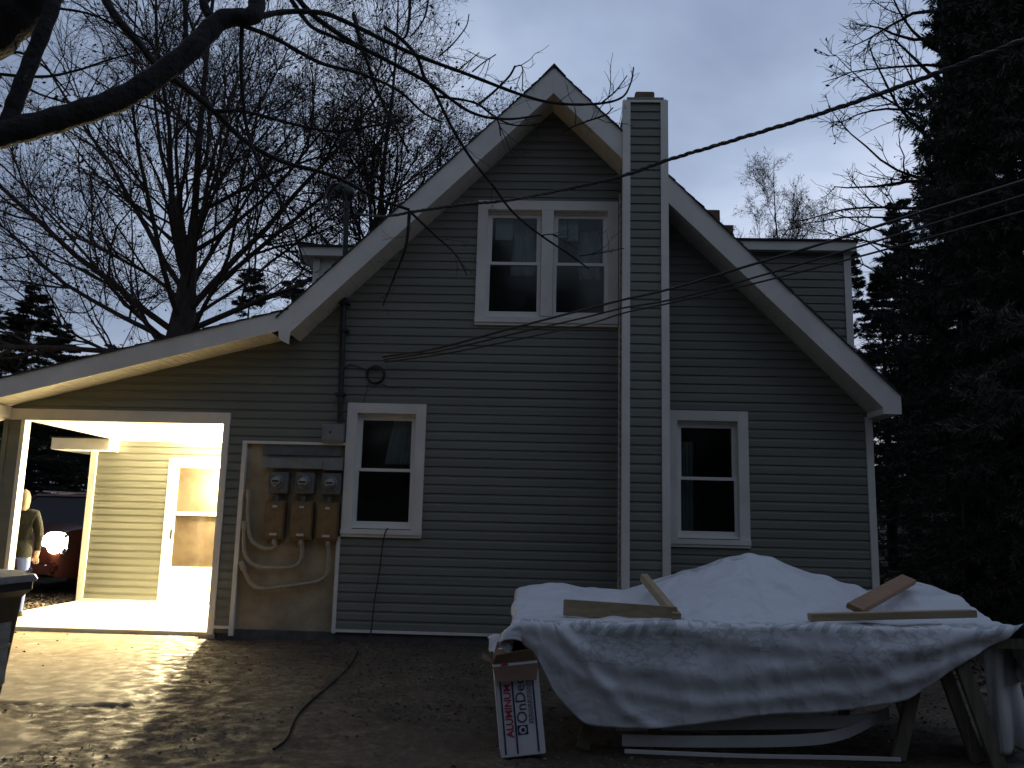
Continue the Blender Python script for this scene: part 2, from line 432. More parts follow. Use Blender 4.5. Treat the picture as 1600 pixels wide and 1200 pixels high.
slab('porch_floor', [(-7.5, .02), (-4.03, .02), (-4.03, 3.08), (-7.5, 3.08)], -.05, .05, 'slab', 1, .004, .3)

# ------------------------------------------------------------------ house
house = thing('house', 'green sided storey and a half house with white trim, steep gable and lit side porch', 'house')
RX, RZ, OV = .12, 7.10, .5            # ridge, soffit height at the ridge, rake overhang
TOP = .37
E = .1143                              # siding exposure
Z0 = .145
WR = 4.25                              # right wall
LX0, LZ0 = -6.95, 2.87                 # lean-to soffit line
LX1, LZ1 = -3.45, 3.80
LS = (LZ1-LZ0)/(LX1-LX0)
def xleft(z):
    a = RX-(RZ+.06-z)
    if z < 2.80: return -4.06
    if z < LZ1+.05: return min(LX0+(z-LZ0-.03)/LS, a) if z > LZ0 else LX0
    return a
def xright(z): return min(WR, RX+(RZ+.06-z))

W1 = (-2.485, -1.455, 1.28, 3.0)
W2 = (-.865, 1.02, 4.07, 5.80)
W3 = (1.655, 2.69, 1.26, 2.99)
MP = (-3.80, -2.50, -.1, 2.44)
HOLES = [(W1[0]+.06, W1[1]-.06, W1[2]+.06, W1[3]-.06), (W2[0]+.06, W2[1]-.06, W2[2]+.06, W2[3]-.06), (W3[0]+.06, W3[1]-.06, W3[2]+.06, W3[3]-.06),
         (MP[0], MP[1], MP[2], MP[3]), (1.08, 1.58, -1, 9)]
PROF = [(0., .003), (0., -.0165), (.62, -.0115), (.74, -.005), (1., -.0005)]
def lap_board(z, cuts, y0, mb_=None, ny=-1.):
    """one course: cells between x cuts; cuts(z) -> list of (x0,x1)"""
    return None
def board_pieces(z, xl, xr, holes, zmax=99):
    """pieces of the course that starts at z: list of lists of (za,zb,x0a,x1a,x0b,x1b)"""
    zs = sorted({z, z+E, z+.62*E, z+.74*E, *[h[2] for h in holes if z < h[2] < z+E], *[h[3] for h in holes if z < h[3] < z+E]})
    rows = []
    for a, b in zip(zs[:-1], zs[1:]):
        if b > zmax: break
        mid = (a+b)/2; segs = [(xl(a), xr(a), xl(b), xr(b))]
        for h in holes:
            if h[2]-1e-6 <= mid <= h[3]+1e-6:
                ns = []
                for (p, q_, r_, s_) in segs:
                    if h[1] <= min(p, r_) or h[0] >= max(q_, s_): ns.append((p, q_, r_, s_)); continue
                    if min(p, r_) < h[0]: ns.append((p, min(q_, h[0]), r_, min(s_, h[0])))
                    if max(q_, s_) > h[1]: ns.append((max(p, h[1]), q_, max(r_, h[1]), s_))
                segs = ns
        rows.append((a, b, [s_ for s_ in segs if max(s_[1]-s_[0], s_[3]-s_[2]) > .03]))
    # chain cells of neighbouring rows that overlap into one piece
    pieces = []
    for a, b, segs in rows:
        for sg in segs:
            hit = None
            for pc in pieces:
                l = pc[-1]
                if abs(l[1]-a) < 1e-6 or l[0] == a:
                    if any(c[1] == a and min(c[5], sg[1])-max(c[4], sg[0]) > .02 for c in pc): hit = pc; break
            cell = (a, b, *sg)
            if hit is None: pieces.append([cell])
            else: hit.append(cell)
    return pieces
def prof_y(f):
    for (a, ya), (b, yb) in zip(PROF[1:-1], PROF[2:]):
        if f <= b+1e-9: return ya+(yb-ya)*(f-a)/(b-a)
    return PROF[-1][1]
def siding(zstart, zend, xl, xr, holes, y0, parent, m='siding', dx=0., name='siding_board'):
    n = 0; z = zstart
    r = random.Random(int(zstart*100)+int(y0*10)+3)
    while z < zend-.01:
        for pc in board_pieces(z, xl, xr, holes, zend+E):
            b = MB(); jit = r.uniform(-.0012, .0012)
            for k, (a, c, x0a, x1a, x0b, x1b) in enumerate(pc):
                ya = y0+prof_y((a-z)/E)+jit; yc = y0+prof_y((c-z)/E)+jit*.2
                b.quad((x0a, ya, a), (x1a, ya, a), (x1b, yc, c), (x0b, yc, c))
                if abs(a-z) < 1e-6:     # the butt edge underneath
                    b.quad((x0a, y0+.004, a), (x1a, y0+.004, a), (x1a, ya, a), (x0a, ya, a))
            me_o = b.build(name, m, parent); n += 1
        z += E
    return n

# the wall behind the siding, with the window openings left open (built in bands)
wall = MB()
def wall_band(z0, z1, spans, y0=.004, y1=.14):
    for a, b, c, d in spans: wall.prism_y([(a, z0), (b, z0), (d, z1), (c, z1)], y0, y1)
zs = sorted({.1, *[h[2] for h in HOLES[:3]], *[h[3] for h in HOLES[:3]], 2.44, 2.80, LZ0+.04, 3.2, 3.5, LZ1+.049, LZ1+.051, 7.05})
for a, b in zip(zs[:-1], zs[1:]):
    mid = (a+b)/2; segs = [(xleft(a+1e-4), xright(a), xleft(b-1e-4), xright(b))]
    for h in HOLES[:4]:
        if h[2] <= mid <= h[3]:
            ns = []
            for p, q_, r_, s_ in segs:
                if h[1] <= p or h[0] >= q_: ns.append((p, q_, r_, s_)); continue
                if p < h[0]: ns.append((p, h[0], r_, h[0]))
                if q_ > h[1]: ns.append((h[1], q_, h[1], s_))
            segs = ns
    wall_band(a, b, segs)
wall_o = wall.build('wall', 'siding', house)
nb = siding(Z0, 7.02, xleft, xright, HOLES, 0., wall_o)
# the other walls, floors and inside partitions, so the rooms behind the panes are dark
rest = MB()
rest.box(WR-.14, WR, .14, 8.2, 0, 3.0); rest.box(-4.06, WR, 8.06, 8.2, 0, 3.0); rest.box(-4.06, -3.92, .14, 8.2, 0, 3.6)
rest.prism_y([(-3.9, 3.0), (WR, 3.0), (RX, 7.0)], 8.06, 8.2)
rest.build('side_wall', 'siding', house)
rm = MB(); rm.box(-4.0, WR-.14, .15, 8.05, .45, .5); rm.box(-3.9, WR-.2, .15, 8.05, 3.25, 3.32); rm.box(-3.9, WR-.15, 2.6, 2.65, .5, 3.25); rm.box(-2.0, 2.4, 3.0, 3.05, 3.32, 5.9)
rm.build('partition', 'room_dark', house)
MB().box(-4.0, WR-.01, .02, .12, -.25, .1).build('foundation', 'foundation', house)
MB().box(MP[1]-.03, WR+.01, -.026, 0, .105, .14).build('base_trim', 'trim_white', house)
MB().box(-4.06, MP[0]-.03, -.026, 0, .105, .14).build('base_trim', 'trim_white', house)

# tan masonry left bare behind the meters
mp = MB().box(MP[0]+.002, MP[1]-.002, .03, .13, -.15, MP[3]).build('masonry_panel', 'tan_masonry', house)
MB().box(MP[0]-.035, MP[0]+.02, -.03, .03, .02, MP[3]+.035).build('panel_trim', 'trim_white', mp)
MB().box(MP[0]+.02, W1[0]+.0, -.03, .03, MP[3], MP[3]+.035).build('panel_trim', 'trim_white', mp)
MB().box(MP[1]-.035, MP[1]+.012, -.03, .03, .09, W1[2]).build('panel_trim', 'trim_white', mp)

# corner post on the right
MB().box(WR-.07, WR+.02, -.028, .02, .1, 2.95).build('corner_board', 'trim_white', house, bevel=.004)

# windows
def window(x0, x1, z0, z1, sashes=1, bare=None):
    w = MB()
    ca, sill = .135, .13
    wt = MB()
    ix0, ix1, iz0, iz1 = x0+ca, x1-ca, z0+sill, z1-ca
    # jamb liner, set back
    for a, b, c, d in ((ix0-.02, ix0, iz0, iz1), (ix1, ix1+.02, iz0, iz1)): w.box(a, b, -.028, .12, c, d)
    w.box(ix0-.02, ix1+.02, -.028, .12, iz1, iz1+.02); w.box(ix0-.02, ix1+.02, -.028, .12, iz0-.02, iz0)
    fr = w.build('window', 'vinyl_white', house)
    def cas(*b): MB().box(*b).build('casing_board', 'trim_white', fr, bevel=.003)
    cas(x0, x0+ca-.004, -.042, .004, z0+sill-.03, z1); cas(x1-ca+.004, x1, -.042, .004, z0+sill-.03, z1)
    cas(x0+ca-.004, x1-ca+.004, -.0405, .004, z1-ca+.004, z1-.001)
    MB().box(x0-.004, x1+.004, -.062, .004, z0+.035, z0+sill-.03).box(x0, x1, -.045, .004, z0, z0+.035).build('sill', 'trim_white', fr, bevel=.004)
    mull = .17 if sashes == 2 else 0
    half = (ix1-ix0-mull*(sashes-1))/sashes
    if sashes == 2: cas(ix0+half+.004, ix0+half+mull-.004, -.041, .1, iz0+.001, iz1+.003)
    zm = iz0+(iz1-iz0)*.50
    for k in range(sashes):
        a = ix0+k*(half+mull); b = a+half
        def sash(nm, p, q_, r_, s_, y, st, rail_b, rail_t):
            t = MB(); t.box(p, p+st, y, y+.035, r_, s_); t.box(q_-st, q_, y, y+.035, r_, s_)
            t.box(p+st, q_-st, y+.001, y+.035, r_, r_+rail_b); t.box(p+st, q_-st, y+.001, y+.035, s_-rail_t, s_)
            t.build(nm, 'vinyl_white', fr)
            MB().box(p+st-.005, q_-st+.005, y+.014, y+.02, r_+rail_b-.005, s_-rail_t+.005).build('pane', 'pane_glass', fr)
        sash('upper_sash', a, b, zm-.02, iz1-.03, .055, .06, .035, .05)
        sash('lower_sash', a, b, iz0, zm+.02, .012, .045, .07, .04)
        MB().box(a, b, .03, .1, iz1-.03, iz1).build('sash_stop', 'vinyl_white', fr)
    return fr, ix0, ix1, iz0, iz1, zm
window(*W1)
fr2, a0, a1, b0, b1, bm_ = window(*W2, sashes=2)
window(*W3)
# what hangs behind the upper panes
def drape(x0, x1, z0, z1, y, seed, m='curtain'):
    r = np.random.default_rng(seed); nx_ = 40; xx = np.linspace(x0, x1, nx_); b = MB(); ph = r.uniform(0, 6, 4)
    yy = y+.02*np.sin(xx*48+ph[0])+.014*np.sin(xx*83+ph[1])
    zz = np.linspace(z0, z1, 8); vs = []
    for k, zq in enumerate(zz):
        sq = 1-.35*k/7*0
        for xq, yq in zip(xx, yy): vs.append((x0+(xq-x0)*(1-.12*(k/7))+.02*math.sin(zq*9+xq*5), yq+.01*math.sin(zq*7+xq*20), zq))
    fs = [(k*nx_+i_, k*nx_+i_+1, (k+1)*nx_+i_+1, (k+1)*nx_+i_) for k in range(7) for i_ in range(nx_-1)]
    b.add(vs, fs); o = b.build('curtain', m, fr2, smooth=True); return o
drape(P(800, 400, .3)[0], P(838, 400, .3)[0], 4.85, 5.6, .30, 1)
drape(P(905, 400, .3)[0], P(940, 400, .3)[0], 4.82, 5.5, .32, 2)
for (xa, ya, xb, yb) in ((775, 342, 801, 375), (872, 344, 886, 372), (888, 343, 903, 376)):
    p0 = P(xa, ya, .16); p1 = P(xb, yb, .16)
    MB().box(p0[0], p1[0], .16, .164, p1[2], p0[2]).build('paper_sheet', 'paper', fr2)
pa, pb = P(616, 655, .22), P(641, 726, .22); cbk = MB()
cbk.add([(pa[0]+(pb[0]-pa[0])*i_/14+(.10 if z_ == pb[2] else 0)*(i_/14-1), .22+.02*math.sin(i_*1.7), z_) for z_ in (pb[2], pa[2]) for i_ in range(15)], [(i_, i_+1, i_+16, i_+15) for i_ in range(14)])
cbk.build('curtain', 'curtain', bpy.data.objects['window'], smooth=True)
w3 = bpy.data.objects['window.002']
pa, pb = P(1064, 690, .25), P(1084, 830, .25)
cbk = MB(); nn_ = 14
cbk.add([(pa[0]+(pb[0]-pa[0])*i_/nn_, .25+.02*math.sin(i_*1.9), z_) for z_ in (pb[2], pa[2]) for i_ in range(nn_+1)], [(i_, i_+1, i_+nn_+2, i_+nn_+1) for i_ in range(nn_)])
cbk.build('curtain', 'curtain', w3, smooth=True)

# roof: two slopes with a shingled edge, rake boards and soffits
def slope_pt(side, d):   # d = run from the ridge
    return RX+side*d, RZ+TOP-d
roof = MB()
rr_ = random.Random(4)
for side, run in ((1, 4.36), (-1, 3.46)):
    n = 36
    for k in range(n):
        d0, d1 = run*k/n, run*(k+1)/n+.012
        x0, z0 = slope_pt(side, d0); x1, z1 = slope_pt(side, d1)
        f = -OV-.03-rr_.uniform(0, .02)
        h0, h1 = .008, .026
        roof.add([(x0, f, z0+h0), (x1, f, z1+h1), (x1, f, z1-.004), (x0, f, z0-.004), (x0, 8.5, z0+h0), (x1, 8.5, z1+h1), (x1, 8.5, z1-.004), (x0, 8.5, z0-.004)],
                 [(0, 1, 2, 3), (7, 6, 5, 4), (0, 4, 5, 1), (1, 5, 6, 2), (3, 2, 6, 7)])
for k in range(24):
    y = -OV-.04+k*.38
    roof.prism_y([(RX-.16, RZ+TOP-.135), (RX, RZ+TOP+.045+.01*(k % 2)), (RX+.16, RZ+TOP-.135), (RX, RZ+TOP+.005)], y, y+.4)
roof_o = roof.build('roof', 'shingle', house)
ER = 4.43
rk = MB()
rk.prism_y([(RX, RZ+TOP-.006), (ER, RZ+TOP-.006-(ER-RX)), (ER, 2.93), (4.21, 2.93), (4.21, RZ-(4.21-RX)), (RX, RZ)], -OV-.02, -OV)
rk.build('rake_board', 'trim_white', roof_o)
rk = MB()
rk.prism_y([(RX-.0015, RZ+TOP-.006), (RX-.0015, RZ), (-3.16, RZ-3.28), (-3.17, 3.665), (-3.30, 3.73), (-3.33, RZ+TOP-.006-3.45)], -OV-.02, -OV)
rk.build('rake_board', 'trim_white', roof_o)
def soffit_strip(xa, za, xb, zb, y0, y1, mb): mb.prism_y([(xa, za), (xb, zb), (xb, zb+.012), (xa, za+.012)], y0, y1)
for side, run in ((1, 4.12), (-1, 3.30)):
    sb = MB(); n = int(run/.12)
    for k in range(n):
        d0, d1 = run*k/n+.002, run*(k+1)/n-.002
        soffit_strip(RX+side*d0, RZ-d0+.004, RX+side*d1, RZ-d1+.004, -OV, .0, sb)
    sb.prism_y([(RX, RZ+.03), (RX+side*run, RZ-run+.03), (RX+side*run, RZ-run+.035), (RX, RZ+.035)], -OV, 0.)
    sb.build('soffit', 'soffit_white', roof_o)
# boxed eaves
ev = MB(); ev.box(ER-.02, ER, -OV, 8.4, 2.932, 3.15); ev.box(WR+.001, ER-.02, -OV, 8.4, 2.932, 2.945)
ev.box(4.21, WR+.0, -OV, -.002, 2.932, 3.0); ev.build('eave', 'trim_white', roof_o)

# right dormer and left dormer
def dormer(side, xw, xo, y0, y1, zt, zb, m_wall, lab):
    d = MB()
    xin = lambda z: RX+side*(RZ+TOP-z)
    d.prism_y([(xw, zb), (xw, zt), (xin(zt), zt)], y0+.002, y1)
    dr = d.build('dormer', m_wall, house)
    if m_wall == 'siding':
        siding(zb-.1, zt, (lambda z: xin(z)-.05) if side > 0 else (lambda z: xw), (lambda z: xw) if side > 0 else (lambda z: xin(z)+.05), [], y0, dr)
    r = MB()
    f0, f1 = sorted((xin(zt+.1)-side*.4, xo))
    r.box(f0, f1, y0-.13, y1+.1, zt, zt+.13); r.build('fascia', 'trim_white', dr)
    MB().box(f0, f1+.02, y0-.16, y1+.1, zt+.131, zt+.155).build('dormer_roof', 'shingle', dr)
    a, b = sorted((xw, xw-side*.075)); 
    MB().box(a, b, y0-.028, y0+.02, zb-.02, zt).build('corner_board', 'trim_white', dr)
    MB().box(*(sorted((xw, xw+side*.02))), y0-.028, y0+.07, zb-.02, zt).build('corner_board', 'trim_white', dr)
dormer(1, 4.29, 4.36, .6, 7.4, 5.33, 3.45, 'siding', '')
dormer(-1, -3.30, -3.52, .9, 7.2, 5.25, 3.95, 'trim_white', '')

# chimney chase on the front wall, boxed in siding, brick flue showing on top
CX0, CX1, CY = 1.045, 1.585, -.56
CT = 6.98
ch = MB(); ch.box(CX0+.01, CX1-.01, CY+.01, .0, -.05, CT-.01); ch.box(CX0+.01, CX1-.01, .0, .55, 5.2, CT-.01)
cho = ch.build('chimney', 'siding', house)
z = .09
while z < CT-.03:
    b = MB()
    zz = [z, z+.62*E, z+.74*E, z+E]; zz[-1] = min(zz[-1], CT)
    yy = [prof_y((q_-z)/E) for q_ in zz]
    yb = 0 if z < 5.6 else .55
    for a, c, ya, yc in zip(zz[:-1], zz[1:], yy[:-1], yy[1:]):
        b.quad((CX0+.03, CY+.012+ya, a), (CX1-.03, CY+.012+ya, a), (CX1-.03, CY+.012+yc, c), (CX0+.03, CY+.012+yc, c))
        b.quad((CX0+.012+ya, yb, a), (CX0+.012+ya, CY+.03, a), (CX0+.012+yc, CY+.03, c), (CX0+.012+yc, yb, c))
        b.quad((CX1-.012-ya, CY+.03, a), (CX1-.012-ya, yb, a), (CX1-.012-yc, yb, c), (CX1-.012-yc, CY+.03, c))
    b.quad((CX0+.03, CY+.014, z), (CX1-.03, CY+.014, z), (CX1-.03, CY+.012+yy[0], z), (CX0+.03, CY+.012+yy[0], z))
    b.build('siding_board', 'siding', cho); z += E
for a, b_ in ((CX0-.022, CX0+.075), (CX1-.075, CX1+.022)):
    MB().box(a, b_, CY-.026, CY+.02, .0, CT).build('corner_board', 'trim_white', cho, bevel=.003)
for a, b_ in ((CX0-.022, CX0+.012), (CX1-.012, CX1+.022)):
    MB().box(a, b_, CY+.02, CY+.07, .0, CT).build('corner_board', 'trim_white', cho)
MB().box(CX0-.012, CX0+.02, -.07, -.0, .1, 5.9).build('corner_board', 'trim_white', cho)
MB().box(CX0+.075, CX1-.075, CY-.022, CY+.02, CT-.03, CT).build('cap_trim', 'trim_white', cho)
cap = MB().box(CX0+.03, CX1-.03, CY+.02, .5, CT, CT+.02).build('chimney_cap', 'mortar', cho, bevel=.01)
rb_ = random.Random(9)
for k, (bx, by, bw, bz) in enumerate(((1.19, -.53, .25, .13), (1.45, -.52, .12, .04), (1.08, -.50, .10, .045), (1.2, -.2, .22, .07), (1.35, .1, .2, .05))):
    MB().box(bx, bx+bw, by, by+.2, CT+.02, CT+.02+bz).build('brick', 'chimney_brick', cho, bevel=.012)
# second chimney behind the ridge
c2 = MB().box(3.22, 3.72, 4.9, 5.4, 3.9, 7.3).build('rear_chimney', 'chimney_brick', house)
for row in range(9):
    for k in range(2):
        MB().box(3.205+k*.268, 3.205+k*.268+.255, 4.885, 4.9, 6.64+row*.075, 6.64+row*.075+.065).build('brick', 'chimney_brick', c2)
MB().box(3.25, 3.5, 5.0, 5.3, 7.3, 7.66).build('chimney_pot', 'chimney_brick', c2, bevel=.01)

# lean-to over the side porch
def lt(x, off=0.): return LZ0+(x-LX0)*LS+off
LE = -7.42
ra = MB()
tA, tB = P(450, 484, -OV), P(0, 592, -OV); bA, bB = P(426, 517, -OV), P(0, 619, -OV)
ls = (tA[2]-tB[2])/(tA[0]-tB[0])
def ltop(x): return tB[2]+(x-tB[0])*ls
def lbot(x): return lt(x)
lr = MB()
for k in range(20):
    xa = -3.2+(LE-.06+3.2)*k/20; xb = -3.2+(LE-.06+3.2)*(k+1)/20-.012
    f = -OV-.03-rr_.uniform(0, .015)
    lr.prism_y([(xa, ltop(xa)+.006), (xb, ltop(xb)+.02), (xb, ltop(xb)-.004), (xa, ltop(xa)-.004)], f, 8.4)
lro = lr.build('porch_roof', 'shingle', house)
MB().prism_y([(-3.31, ltop(-3.31)-.005), (LE, ltop(LE)-.005), (LE, lbot(LE)), (-3.31, lbot(-3.31))], -OV-.019, -OV+.001).build('rake_board', 'trim_white', lro)
x = LE+.02; k = 0
while x < -3.5:
    xb = x+.1
    o = MB()
    soffit_strip(x+.003, lt(x+.003)+.004, xb-.003, lt(xb-.003)+.004, -OV, -.003, o)
    o.build('soffit_board', 'soffit_white', lro); x = xb
MB().prism_y([(LE, lt(LE)+.02), (-3.4, lt(-3.4)+.02), (-3.4, lt(-3.4)+.026), (LE, lt(LE)+.026)], -OV, 0.).build('soffit_backing', 'soffit_white', lro)
MB().box(LE-.02, LE, -OV-.019, .1, lt(LE)-.16, ltop(LE)-.005).build('eave_fascia', 'trim_white', lro)
MB().prism_y([(LE, lt(LE)), (LX0, lt(LX0)-.02), (LX0, 2.70), (LE, lt(LE)-.155)], -OV-.01, -.0).build('eave_return', 'trim_white', lro)

# porch: header, jamb, post, ceiling, back wall, door
porch = MB()
porch.box(-6.97, -4.02, -.03, .12, 2.685, 2.835)
po = porch.build('porch_header', 'trim_white', house, bevel=.004)
MB().box(-4.11, -4.025, -.03, .12, .03, 2.685).build('porch_jamb', 'trim_white', house, bevel=.004)
MB().box(-4.025, -3.83, .0, .12, .05, 2.8).build('jamb_backing', 'siding', house)
pst = MB().box(-7.0, -6.78, -.01, .09, .03, 2.685).build('porch_post', 'siding', house)
MB().box(-6.80, -6.745, -.03, .10, .03, 2.684).build('corner_board', 'trim_white', pst, bevel=.003)
MB().box(-7.03, -6.97, -.03, .03, .03, 2.684).build('corner_board', 'siding', pst)
cl_ = MB(); cl_.prism([(-6.80, .12, 2.69), (-4.0, .12, 2.69), (-4.0, 3.09, 2.69), (-7.05, 3.09, 2.69)], (0, 0, .03))
cl_.build('porch_ceiling', 'vinyl_white', house)
MB().prism([(-6.80, .12, 2.69), (-7.05, 3.09, 2.69), (-7.05, 3.09, 2.86), (-6.80, .12, 2.86)], (-.02, 0, 0)).build('ceiling_edge', 'shingle', house)
BY = 3.1
pw = MB(); pw.box(-7.47, -6.19, BY+.004, BY+.14, .0, 2.7); pw.box(-5.03, -4.0, BY+.004, BY+.14, 0, 2.7); pw.box(-6.19, -5.03, BY+.004, BY+.14, 2.4, 2.7)
pw.box(-7.47, -7.33, BY+.14, 8.0, 0, 2.75); pw.box(-4.0, -3.93, .12, BY, 0, 2.8)
pwo = pw.build('porch_wall', 'siding', house)
siding(.09, 2.66, lambda z: -7.44, lambda z: -4.01, [(-6.17, -5.04, -.1, 2.41)], BY, pwo)
MB().box(-7.52, -7.41, BY-.03, BY+.02, .02, 2.55).build('corner_board', 'trim_white', pwo, bevel=.003)
MB().box(-7.41, -6.17, BY-.026, BY, .05, .09).build('base_trim', 'trim_white', pwo)
er = MB(); er.box(-8.02, -7.05, BY-.36, BY-.005, 2.50, 2.69)
er.build('eave_return', 'trim_white', pwo, bevel=.004)
MB().box(-8.05, -7.05, BY-.38, 8.2, 2.691, 2.71).build('eave_roof', 'shingle', pwo)
MB().box(-8.02, -7.47, BY, 8.1, 2.50, 2.68).build('eave', 'trim_white', pwo)
dr = MB(); dx0, dx1 = -6.165, -5.05
dr.box(dx0, dx0+.11, BY-.045, BY+.05, .03, 2.42); dr.box(dx1-.11, dx1, BY-.045, BY+.05, .03, 2.42); dr.box(dx0+.11, dx1-.11, BY-.044, BY+.05, 2.29, 2.419)
dr.box(dx0+.11, dx1-.11, BY-.03, BY+.08, .02, .07)
do = dr.build('door', 'door_white', house, bevel=.003)
s = MB(); d0, d1 = dx0+.112, dx1-.112
s.box(d0, d0+.055, BY-.03, BY+.01, .075, 2.285); s.box(d1-.055, d1, BY-.03, BY+.01, .075, 2.285); s.box(d0+.055, d1-.055, BY-.029, BY+.01, 2.265, 2.285)
s.box(d0+.055, d1-.055, BY-.033, BY+.01, 1.475, 1.53); s.box(d0+.055, d1-.055, BY-.029, BY+.01, .075, .64)
so_ = s.build('storm_door', 'door_white', do, bevel=.003)
MB().box(d0+.12, d1-.12, BY-.034, BY-.03, .14, .58).build('kick_panel', 'door_white', do, bevel=.002)
for z0_, z1_ in ((.64, 1.475), (1.53, 2.265)):
    MB().box(d0+.055, d1-.055, BY-.012, BY-.008, z0_, z1_).build('pane', 'fogged_glass', do)
cb = []; nz_ = 24
for k in range(nz_+1):
    for i_ in range(25):
        xx_ = d0+.02+(d1-d0-.04)*i_/24; zz_ = .6+1.68*k/nz_
        cb.append((xx_, BY+.045+.008*math.sin(xx_*31+zz_*3)+.006*math.sin(zz_*11+xx_*7), zz_))
b = MB(); b.add(cb, [(k*25+i_, k*25+i_+1, (k+1)*25+i_+1, (k+1)*25+i_) for k in range(nz_) for i_ in range(24)]); b.build('door_curtain', 'door_curtain', do, smooth=True)
MB().box(d0, d1, BY+.09, BY+.12, .07, 2.28).build('inner_door', 'door_white', do)
hd = MB(); hd.box(d0+.01, d0+.04, BY-.045, BY-.03, 1.09, 1.24); hd.tube([(d0+.025, BY-.04, 1.2), (d0+.025, BY-.085, 1.2), (d0+.03, BY-.09, 1.11)], .009)
hd.build('handle', 'car_black', do)

# porch lamp on the back wall, just behind the front jamb as seen from the yard
LP = np.array([-4.98, BY-.105, 2.02])
lamp = thing('porch_lamp', 'lit wall lamp beside the white storm door, inside the porch', 'wall lamp', tuple(LP))
MB().lathe((0, .10, .02), (0, -1, 0), [(.055, 0), (.055, .02), (.03, .035)]).build('back_plate', 'car_black', lamp, smooth=True)
MB().tube([(0, .08, .03), (0, .04, .09), (0, 0, .10)], .011).build('arm', 'car_black', lamp, smooth=True)
MB().lathe((0, 0, .10), (0, 0, -1), [(.012, -.01), (.03, 0), (.055, .02), (.055, .03)]).build('cap', 'car_black', lamp, smooth=True)
MB().lathe((0, 0, .06), (0, 0, -1), [(.012, 0), (.03, .02), (.034, .05), (.02, .08), (.004, .088)]).build('bulb', 'lamp_on', lamp, smooth=True)
ld = bpy.data.lights.new('lamp_light', 'POINT'); ld.energy = 2500; ld.color = (1., .81, .45); ld.shadow_soft_size = .05
lo_ = bpy.data.objects.new('lamp_light', ld); COL.objects.link(lo_); lo_.parent = lamp; lo_.location = (0, -.0, -.1)

# ------------------------------------------------------------------ meters on the wall
def pbox(xa, ya, xb, yb, y0, y1):
    a = P(xa, ya, y0); b = P(xb, yb, y0); return a[0], b[0], y0, y1, b[2], a[2]
t = thing('wire_trough', 'long grey metal wiring trough above the three electric meters', 'electrical box', P(470, 724, -.1))
def rel(t): return np.array(t.location)
def boxat(t, name, m, dims, bevel=.004):
    l = rel(t); return MB().box(dims[0]-l[0], dims[1]-l[0], dims[2]-l[1], dims[3]-l[1], dims[4]-l[2], dims[5]-l[2]).build(name, m, t, bevel=bevel)
boxat(t, 'trough_body', 'meter_steel', pbox(409, 715, 504, 733, -.09, .03)); boxat(t, 'end_box', 'meter_steel', pbox(505, 715, 534, 735, -.10, .03))
boxat(t, 'backing_board', 'meter_gray', pbox(411, 693, 533, 713, .0, .03))
t = thing('junction_box', 'pale square junction box above the right end of the wiring trough, under the mast', 'electrical box', P(520, 676, -.08))
boxat(t, 'box_body', 'meter_steel', pbox(504, 662, 536, 691, -.10, .02)); boxat(t, 'cover', 'meter_steel', pbox(507, 664, 534, 688, -.105, -.1), .002)
l = rel(t); q = P(516, 675, -.11)-l; MB().lathe(q, (0, -1, 0), [(.012, 0), (.012, .012), (.004, .014)]).build('knob', 'car_black', t)
MX = [(421, 449, 432), (462, 490, 474), (503, 531, 516)]
MLAB = ['leftmost of the three round glass electric meters, by the bare tan wall', 'middle one of the three round glass electric meters', 'round glass electric meter nearest the white window casing']
for k, (xa, xb, xc) in enumerate(MX):
    c = P(xc, 752+k*1.5, -.11)
    t = thing('electric_meter', MLAB[k], 'electric meter', c, 0, 'three electric meters in a row')
    boxat(t, 'socket_box', 'meter_gray', pbox(xa, 737+k, xb, 771+k, -.09, .03), .008)
    MB().lathe((0, .02, 0), (0, -1, 0), [(.088, 0), (.088, .02), (.078, .022)], 28).build('ring', 'meter_steel', t, smooth=True)
    MB().lathe((0, 0, 0), (0, -1, 0), [(.074, 0), (.074, .06), (.066, .085), (.04, .095), (.0, .097)], 28).build('glass_cover', 'pane_glass', t, smooth=True)
    MB().lathe((0, 0, 0), (0, -1, 0), [(.066, .0), (.066, .045), (.0, .046)], 28).build('dial_face', 'paper', t, smooth=True)
    MB().box(-.04, .04, -.056, -.05, -.008, .012).build('display', 'car_black', t)
    MB().box(-.03, .03, -.056, -.05, -.045, -.03).build('name_plate', 'meter_gray', t)
BXS = [(415, 442, 782), (455, 486, 783), (496, 526, 785)]
BLAB = ['tan breaker box under the leftmost meter', 'tan breaker box under the middle meter', 'tan breaker box under the meter beside the window casing']
for k, (xa, xb, ya) in enumerate(BXS):
    t = thing('breaker_box', BLAB[k], 'breaker box', P((xa+xb)/2, 815, -.08), 0, 'three tan breaker boxes under the meters')
    d = pbox(xa, ya, xb, ya+61, -.085, .03); boxat(t, 'box_body', 'box_tan', d, .006)
    boxat(t, 'door', 'box_tan', (d[0]+.012, d[1]-.012, -.1, -.085, d[4]+.03, d[5]-.03), .004)
    cx = (d[0]+d[1])/2
    boxat(t, 'sticker', 'paper', (cx-.03, cx+.03, -.103, -.1, d[5]-.085, d[5]-.058), 0); boxat(t, 'sticker', 'paper', (cx-.045, cx+.045, -.103, -.1, d[4]+.05, d[4]+.078), 0)
    boxat(t, 'nipple', 'meter_gray', (cx-.03, cx+.03, -.05, -.0, d[5], d[5]+.07), .004)
